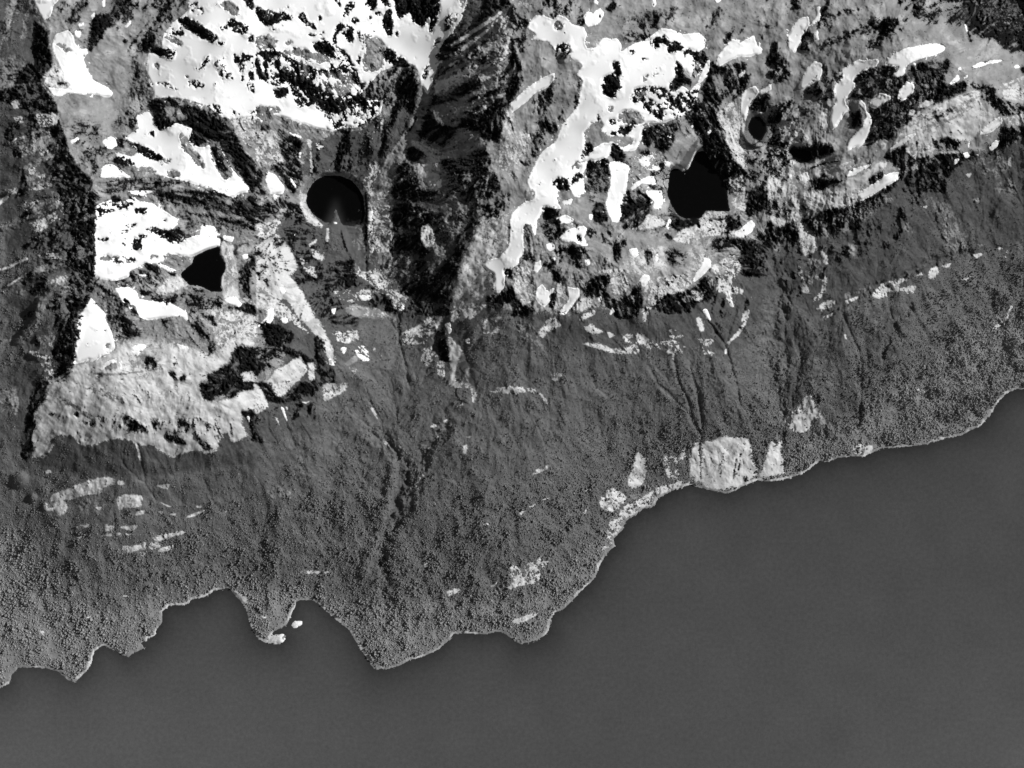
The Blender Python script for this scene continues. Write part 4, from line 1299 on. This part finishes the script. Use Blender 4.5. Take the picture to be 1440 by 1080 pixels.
# ---------------------------------------------------------------- to the world
def padded(a):
    return np.pad(a, PAD, mode='symmetric')
Z = padded(z)
HH, WW = Z.shape
PX = (np.arange(WW) - PAD)[None, :] + np.zeros((HH, 1))
PY = (np.arange(HH) - PAD)[:, None] + np.zeros((1, WW))
def place(px, py, zz):
    """survey post and height -> metres; the survey is a vertical photograph, so posts are corrected for their height"""
    s = STEP * (FLY - zz) / FLY
    return np.stack([(px + 0.5 - W / 2) * s, (H / 2 - py - 0.5) * s, zz], -1)

def mesh_object(name, verts, faces, mat, attrs=None, smooth=True, corners=4):
    me = bpy.data.meshes.new(name)
    nv, nf = len(verts), len(faces)
    me.vertices.add(nv)
    me.vertices.foreach_set('co', np.ascontiguousarray(verts, np.float32).ravel())
    me.loops.add(nf * corners)
    me.loops.foreach_set('vertex_index', np.ascontiguousarray(faces, np.int32).ravel())
    me.polygons.add(nf)
    me.polygons.foreach_set('loop_start', np.arange(nf, dtype=np.int32) * corners)
    me.polygons.foreach_set('use_smooth', np.full(nf, smooth))
    me.update(calc_edges=True)
    for an, (kind, data) in (attrs or {}).items():
        at = me.attributes.new(an, kind, 'POINT')
        at.data.foreach_set('color' if kind == 'FLOAT_COLOR' else 'value', np.ascontiguousarray(data, np.float32).ravel())
    me.materials.append(mat)
    ob = bpy.data.objects.new(name, me)
    scene.collection.objects.link(ob)
    return ob

def grid_object(name, cells, zz, mat, attrs=None):
    """mesh of the grid cells (bool, HH-1 x WW-1) at heights zz"""
    ys, xs = np.nonzero(cells)
    idx = np.stack([ys * WW + xs, (ys + 1) * WW + xs, (ys + 1) * WW + xs + 1, ys * WW + xs + 1], -1)
    used, inv = np.unique(idx.ravel(), return_inverse=True)
    v = place(PX.ravel()[used], PY.ravel()[used], zz.ravel()[used])
    at = {k: (kind, data.reshape(HH * WW, -1)[used]) for k, (kind, data) in (attrs or {}).items()}
    return mesh_object(name, v, inv.reshape(-1, 4), mat, at)

# ---------------------------------------------------------------- materials
def material(name):
    m = bpy.data.materials.new(name)
    m.use_nodes = True
    return m, m.node_tree, m.node_tree.nodes['Principled BSDF']
class NT:
    def __init__(self, t): self.t = t
    def math(self, op, a, b=None, clamp=False):
        n = self.t.nodes.new('ShaderNodeMath'); n.operation = op; n.use_clamp = clamp
        for i, v in enumerate((a, b)):
            if v is None: continue
            if isinstance(v, (int, float)): n.inputs[i].default_value = v
            else: self.t.links.new(v, n.inputs[i])
        return n.outputs[0]
    def noise(self, scale, detail=6.0, rough=0.6, lac=2.0):
        tc = self.t.nodes.new('ShaderNodeTexCoord')
        n = self.t.nodes.new('ShaderNodeTexNoise')
        n.inputs['Scale'].default_value, n.inputs['Detail'].default_value, n.inputs['Roughness'].default_value = scale, detail, rough
        self.t.links.new(tc.outputs['Object'], n.inputs['Vector'])
        return n.outputs[0]
    def attr(self, name):
        n = self.t.nodes.new('ShaderNodeAttribute'); n.attribute_name = name
        return n
    def remap(self, v, a, b, lo, hi):
        n = self.t.nodes.new('ShaderNodeMapRange')
        n.inputs[1].default_value, n.inputs[2].default_value, n.inputs[3].default_value, n.inputs[4].default_value = a, b, lo, hi
        self.t.links.new(v, n.inputs[0])
        return n.outputs[0]
ALBEDO = dict(F=0.138, U=0.085, L=0.20, H=0.20, R=0.62, D=0.007, G=0.27, M=0.10, P=0.60)  # D is cliff shade painted near black; U also carries painted half-shade
VARY = dict(F=(0.7, 1.3), U=(0.6, 1.4), L=(0.6, 1.4), H=(0.45, 1.6), R=(0.6, 1.3), D=(0.3, 1.9), G=(0.75, 1.25), M=(0.85, 1.15), P=(0.78, 1.2))
def ground_material():
    m, t, b = material('mountain ground')
    N = NT(t)
    fine, broad = N.noise(0.045, 8, 0.7), N.noise(0.006, 8, 0.62)
    mixn = N.math('ADD', N.math('MULTIPLY', fine, 0.6), N.math('MULTIPLY', broad, 0.4))
    total = None
    for an, letters in (('cover_low', 'FUL'), ('cover_high', 'HRD'), ('cover_loose', 'GMP')):
        at = N.attr(an)
        sp = t.nodes.new('ShaderNodeSeparateColor')
        t.links.new(at.outputs['Color'], sp.inputs[0])
        for i, c in enumerate(letters):
            lo, hi = VARY[c]
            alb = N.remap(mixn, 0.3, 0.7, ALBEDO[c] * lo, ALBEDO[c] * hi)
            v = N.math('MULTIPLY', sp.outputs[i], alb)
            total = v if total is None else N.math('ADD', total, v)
    t.links.new(total, b.inputs['Base Color'])
    b.inputs['Roughness'].default_value = 0.95
    b.inputs['Specular IOR Level'].default_value = 0.08
    return m
def plain(name, lo, hi, scale, rough=0.9, spec=0.1):
    m, t, b = material(name)
    N = NT(t)
    t.links.new(N.remap(N.noise(scale, 7, 0.65), 0.3, 0.7, lo, hi), b.inputs['Base Color'])
    b.inputs['Roughness'].default_value = rough
    b.inputs['Specular IOR Level'].default_value = spec
    return m
def water_material(name, deep, silty_or_unshaded):
    m, t, b = material(name)
    N = NT(t)
    silt = N.attr('silt').outputs['Fac']  # real silt in the tarns, painted shore shading in the fjord
    mot = N.remap(N.noise(0.05, 8, 0.85), 0.25, 0.75, 0.7, 1.3)
    a = N.math('ADD', N.math('MULTIPLY', silt, silty_or_unshaded - deep), deep)
    t.links.new(N.math('MULTIPLY', a, mot), b.inputs['Base Color'])
    b.inputs['Roughness'].default_value = 0.25
    b.inputs['Specular IOR Level'].default_value = 0.08
    bp = t.nodes.new('ShaderNodeBump')
    bp.inputs['Strength'].default_value = 0.05
    t.links.new(N.noise(0.08, 5, 0.6), bp.inputs['Height'])
    t.links.new(bp.outputs[0], b.inputs['Normal'])
    return m
def foliage_material():
    m, t, b = material('conifer foliage')
    N = NT(t)
    tone = N.attr('tone').outputs['Fac']
    t.links.new(N.math('MULTIPLY', tone, N.remap(N.noise(0.2, 3, 0.6), 0.3, 0.7, 0.75, 1.25)), b.inputs['Base Color'])
    b.inputs['Roughness'].default_value = 0.9
    b.inputs['Specular IOR Level'].default_value = 0.05
    return m
M_ground = ground_material()
M_snow = plain('old summer snow', 0.82, 0.88, 0.02, 0.9, 0.05)
M_islet = plain('sea worn granite', 0.7, 0.92, 0.08)
M_sea = water_material('fjord water', 0.012, 0.085)
M_tarn = water_material('tarn water', 0.002, 0.04)
M_tree = foliage_material()

# ---------------------------------------------------------------- terrain, fjord, tarns (the setting)
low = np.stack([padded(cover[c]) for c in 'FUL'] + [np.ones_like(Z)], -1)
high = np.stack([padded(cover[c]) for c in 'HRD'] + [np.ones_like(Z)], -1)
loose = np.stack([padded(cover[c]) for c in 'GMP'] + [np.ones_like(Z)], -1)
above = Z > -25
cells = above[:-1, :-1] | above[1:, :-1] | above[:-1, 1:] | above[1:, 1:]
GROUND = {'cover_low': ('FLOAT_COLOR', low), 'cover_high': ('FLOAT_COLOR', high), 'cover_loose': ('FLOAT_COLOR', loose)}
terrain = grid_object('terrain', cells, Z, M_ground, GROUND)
terrain['kind'] = 'structure'
terrain['label'] = 'steep mountainside rising from the fjord shore to bare alpine ridges'

# the fjord: shading along the shore is painted into the colour, paler offshore
gs = 6
gx, gy = np.meshgrid(np.arange(-PAD, W + PAD + 1, gs), np.arange(-PAD, H + PAD + 1, gs))
off = np.clip(-padded(shore)[np.clip(gy + PAD, 0, HH - 1), np.clip(gx + PAD, 0, WW - 1)], 0, None)
sb = padded(n_big + 0 * shore)[np.clip(gy + PAD, 0, HH - 1), np.clip(gx + PAD, 0, WW - 1)]
silt = 0.20 + 0.54 * (1 - np.exp(-off / 26.0)) + 0.25 * sstep(gy, 820, 1090) * sstep(np.abs(gx - 850), 60, 800) + 0.10 * sstep(gy, 700, 1080) + 0.022 * sb  # in the fjord this is painted shore shading, paler offshore
sea_v = np.stack([(gx + 0.5 - W / 2) * STEP, (H / 2 - gy - 0.5) * STEP, 0 * gx], -1).reshape(-1, 3)
nr, nc = gx.shape
ii = np.arange(nr * nc).reshape(nr, nc)
sea_f = np.stack([ii[:-1, :-1], ii[1:, :-1], ii[1:, 1:], ii[:-1, 1:]], -1).reshape(-1, 4)
# outer ring of the same sheet out to the horizon
bx0, bx1, by0, by1 = sea_v[:, 0].min(), sea_v[:, 0].max(), sea_v[:, 1].min(), sea_v[:, 1].max()
R_ = 60000.0
ring_v = np.array([[bx0, by1, 0], [bx1, by1, 0], [bx1, by0, 0], [bx0, by0, 0], [-R_, R_, 0], [R_, R_, 0], [R_, -R_, 0], [-R_, -R_, 0]], float)
o = len(sea_v)
ring_f = np.array([[o + a, o + b_, o + 4 + b_, o + 4 + a] for a, b_ in ((0, 1), (1, 2), (2, 3), (3, 0))])[:, ::-1]
water = mesh_object('water', np.concatenate([sea_v, ring_v]), np.concatenate([sea_f, ring_f]), M_sea,
                    {'silt': ('FLOAT', np.concatenate([silt.ravel(), np.full(8, 0.86)]))})  # carries the painted shore shading of the fjord
water['kind'] = 'structure'
water['label'] = 'smooth dark grey fjord filling the foot of the mountainside'

spts = points(SILT[1], SILT[0])
for sl, raw, level, label in water_masks:
    wet = blur(raw, 1.6) > 0.2
    c_ = np.zeros((HH - 1, WW - 1), bool)
    c_[PAD + sl[0].start:PAD + sl[0].stop, PAD + sl[1].start:PAD + sl[1].stop] = wet
    y0, x0 = sl[0].start, sl[1].start
    wedge = np.zeros((H, W), np.float32)
    wedge[sl] = blur(fill(spts, x0, y0, raw.shape[1], raw.shape[0]), 4.5) * sstep(YY[sl], 262, 312) * 0.85
    if level == 600: wedge[sl] = np.maximum(wedge[sl], 0.6 * sstep(YY[sl] + 2 * n_fine[sl], 306, 320))
    shallow = np.zeros((H, W), np.float32)
    shallow[sl] = 0.10 * sstep(blur(raw, 2.0), 0.95, 0.6)
    lake = grid_object('tarn', c_, np.full_like(Z, level), M_tarn, {'silt': ('FLOAT', padded(wedge + shallow))})
    lake['kind'] = 'structure'
    lake['label'] = label

# ---------------------------------------------------------------- snow: every drift is a sheet of its own that thins out at its edge
S = blur(snow, 0.5)
idf = np.where(snow > 0.3, feat, -1)
idf[(snow > 0.3) & (feat == 0)] = 0
for _ in range(5):
    p = np.pad(idf, 1, mode='edge')
    best = np.max([p[1 + a:H + 1 + a, 1 + b_:W + 1 + b_] for a in (-1, 0, 1) for b_ in (-1, 0, 1)], 0)
    idf = np.where(idf < 0, best, idf)
Sp, idp = padded(S), padded(idf)
inframe = np.zeros((HH - 1, WW - 1), bool)
inframe[:, :] = True
zs = Z + 5.0 * (Sp - 0.5)
deep = sstep(blur(Sp, 2.0), 0.75, 0.98)
flat = blur(Z * Sp, 8.0) / np.maximum(blur(Sp, 8.0), 1e-3) + 2.0
zs = zs * (1 - deep) + np.maximum(flat, Z + 0.5) * deep
any_s = (Sp[:-1, :-1] > 0.04) | (Sp[1:, :-1] > 0.04) | (Sp[:-1, 1:] > 0.04) | (Sp[1:, 1:] > 0.04)
core = np.zeros_like(inframe)
core[PAD:PAD + H, PAD:PAD + W] = True
for k, nm in enumerate(names):
    if nm in SNOW_LABELS:
        cl = any_s & (idp[:-1, :-1] == k) & core
        if cl.sum() == 0: continue
        ob = grid_object(SNOW_LABELS[nm][0], cl, zs, M_snow)
        ob['label'], ob['category'] = SNOW_LABELS[nm][1], SNOW_LABELS[nm][2]
rest = any_s & ((idp[:-1, :-1] <= 0) | ~core)
ob = grid_object('snow', rest, zs, M_snow)
ob['kind'], ob['label'], ob['category'] = 'stuff', 'small scattered scraps of old snow between rocks on the alpine ground', 'snow'

# ---------------------------------------------------------------- bare rock slabs standing out of the forest
rk = blur(cover['R'] + cover['P'], 0.6)
for k, nm in enumerate(names):
    if nm in ROCK_LABELS:
        on = blur((rock_id == k).astype(np.float32), 1.0) * rk
        rp = padded(on)
        c_ = ((rp[:-1, :-1] > 0.05) | (rp[1:, 1:] > 0.05)) & core
        ob = grid_object('rock_outcrop', c_, Z + 2.0 * (rp - 0.42), M_ground, GROUND)
        ob['label'], ob['category'], ob['group'] = ROCK_LABELS[nm], 'rock outcrop', 'bare rock outcrops on the forested slope'

# ---------------------------------------------------------------- islets
def islet(px, py, rx, ry, top, turn, label, seed):
    r2 = np.random.default_rng(seed)
    nr_, na = 12, 40
    a = np.linspace(0, 2 * np.pi, na, endpoint=False)
    wob = 1 + 0.13 * np.sin(2 * a + r2.uniform(0, 6)) + 0.09 * np.sin(3 * a + r2.uniform(0, 6)) + 0.06 * np.sin(5 * a + r2.uniform(0, 6)) + 0.04 * np.sin(9 * a + r2.uniform(0, 6))
    vs_, fs = [], []
    for i in range(nr_ + 1):
        t = i / nr_
        for j in range(na):
            r = t * wob[j] * 1.12
            hgt = top * (1 - t ** 2.2) - 3.0 * t ** 2 + r2.normal(0, 0.035 * top) * (1 - t * 0.5)
            ux, uy = r * rx * math.cos(a[j]), r * ry * math.sin(a[j])
            x = ux * math.cos(turn) - uy * math.sin(turn)
            y = ux * math.sin(turn) + uy * math.cos(turn)
            c0 = place(np.array(px), np.array(py), np.array(0.0))
            vs_.append((c0[0] + x * STEP, c0[1] + y * STEP, hgt))
    for i in range(nr_):
        for j in range(na):
            p, n_ = i * na + j, i * na + (j + 1) % na
            fs.append((p, p + na, n_ + na, n_))
    ob = mesh_object('islet', np.array(vs_), np.array(fs), M_islet, smooth=False)
    ob['label'], ob['category'], ob['group'] = label, 'islet', 'pale rocks off the spit'
islet(416.8, 877.2, 7.6, 5.2, 7, 0.15, 'small pale oval rock islet alone in the mouth of the cove beside the spit', 3)
islet(393.5, 897.5, 9.2, 5.4, 6, 0.35, 'pale bare rock knob at the tip of the wooded spit', 5)

# ---------------------------------------------------------------- forest: crowns standing on the slope
sp_ = 1.3
tx, ty = np.meshgrid(np.arange(-PAD + 2, W + PAD - 2, sp_), np.arange(-PAD + 2, H + PAD - 2, sp_))
tx = (tx + rng.uniform(-0.9, 0.9, tx.shape)).ravel()
ty = (ty + rng.uniform(-0.9, 0.9, ty.shape)).ravel()
ti, tj = np.clip(np.round(ty).astype(int) + PAD, 0, HH - 1), np.clip(np.round(tx).astype(int) + PAD, 0, WW - 1)
def at(a): return padded(a)[ti, tj]
wF, wU, wL, gone = at(cover['F']), at(cover['U']), at(cover['L']), at(np.maximum(snow, tide))
clump, glade, run = at(n_pat), at(n_soft), at(n_long)
hi = sstep(Z[ti, tj], 100, 420)
big = sstep(glade + 0.6 * clump, 0.5, 1.3)                      # stands of old tall trees with gaps between them
dens = (wF * (0.85 - 0.12 * hi) + wL * 0.92 + wU * 0.42) * (1 - gone) * (1 + 0.25 * np.clip(clump, -1.6, 1.0)) * (1 - 0.2 * sstep(-run, 0.2, 1.5)) * (1 - 0.25 * big) * (1 - 0.75 * wL * sstep(-glade, 0.9, 1.5))
ok = (rng.uniform(0, 1, tx.shape) < dens) & (at(shore) > 3.6)
tx, ty, ti, tj, hi, wL, wU, big = tx[ok], ty[ok], ti[ok], tj[ok], hi[ok], wL[ok], wU[ok], big[ok]
nt = len(tx)
size = (0.95 - 0.4 * hi) * (1 + 0.15 * wL) * (1 + 0.4 * big) * (1 - 0.35 * wU) * np.clip(np.exp(rng.normal(-0.12, 0.42, nt)), 0.35, 2.2)
rad = 2.35 * size
hgt = (4.4 + 0.4 * wL + 2.8 * big) * size * rng.uniform(0.75, 1.25, nt)
base = place(tx, ty, Z[ti, tj].astype(float))
NS = 5
ang = (np.arange(NS) * 2 * np.pi / NS)[None, :] + rng.uniform(0, 6, nt)[:, None]
r1 = rad[:, None] * rng.uniform(0.72, 1.25, (nt, NS))
r2 = rad[:, None] * rng.uniform(0.45, 0.8, (nt, NS))
v = np.zeros((nt, 2 * NS + 1, 3), np.float32)
v[:, :NS, 0], v[:, :NS, 1], v[:, :NS, 2] = r1 * np.cos(ang), r1 * np.sin(ang), hgt[:, None] * 0.12
v[:, NS:2 * NS, 0], v[:, NS:2 * NS, 1] = r2 * np.cos(ang + 0.4), r2 * np.sin(ang + 0.4)
v[:, NS:2 * NS, 2] = hgt[:, None] * rng.uniform(0.5, 0.75, (nt, NS))
v[:, 2 * NS, 2] = hgt
v += base[:, None, :].astype(np.float32)
f = []
for j in range(NS):
    n_ = (j + 1) % NS
    f += [(j, n_, NS + j), (n_, NS + n_, NS + j), (NS + j, NS + n_, 2 * NS)]
f = (np.array(f)[None] + (np.arange(nt) * (2 * NS + 1))[:, None, None]).reshape(-1, 3)
tone = np.clip(rng.normal(0.17, 0.045, nt) + 0.095 * wL - 0.05 * wU, 0.03, 0.4)
forest = mesh_object('forest', v.reshape(-1, 3), f, M_tree, {'tone': ('FLOAT', np.repeat(tone, 2 * NS + 1))}, smooth=False, corners=3)
forest['kind'], forest['label'], forest['category'] = 'stuff', 'dense dark conifer forest covering the slope between shore and bare rock', 'forest'
print('trees', nt)
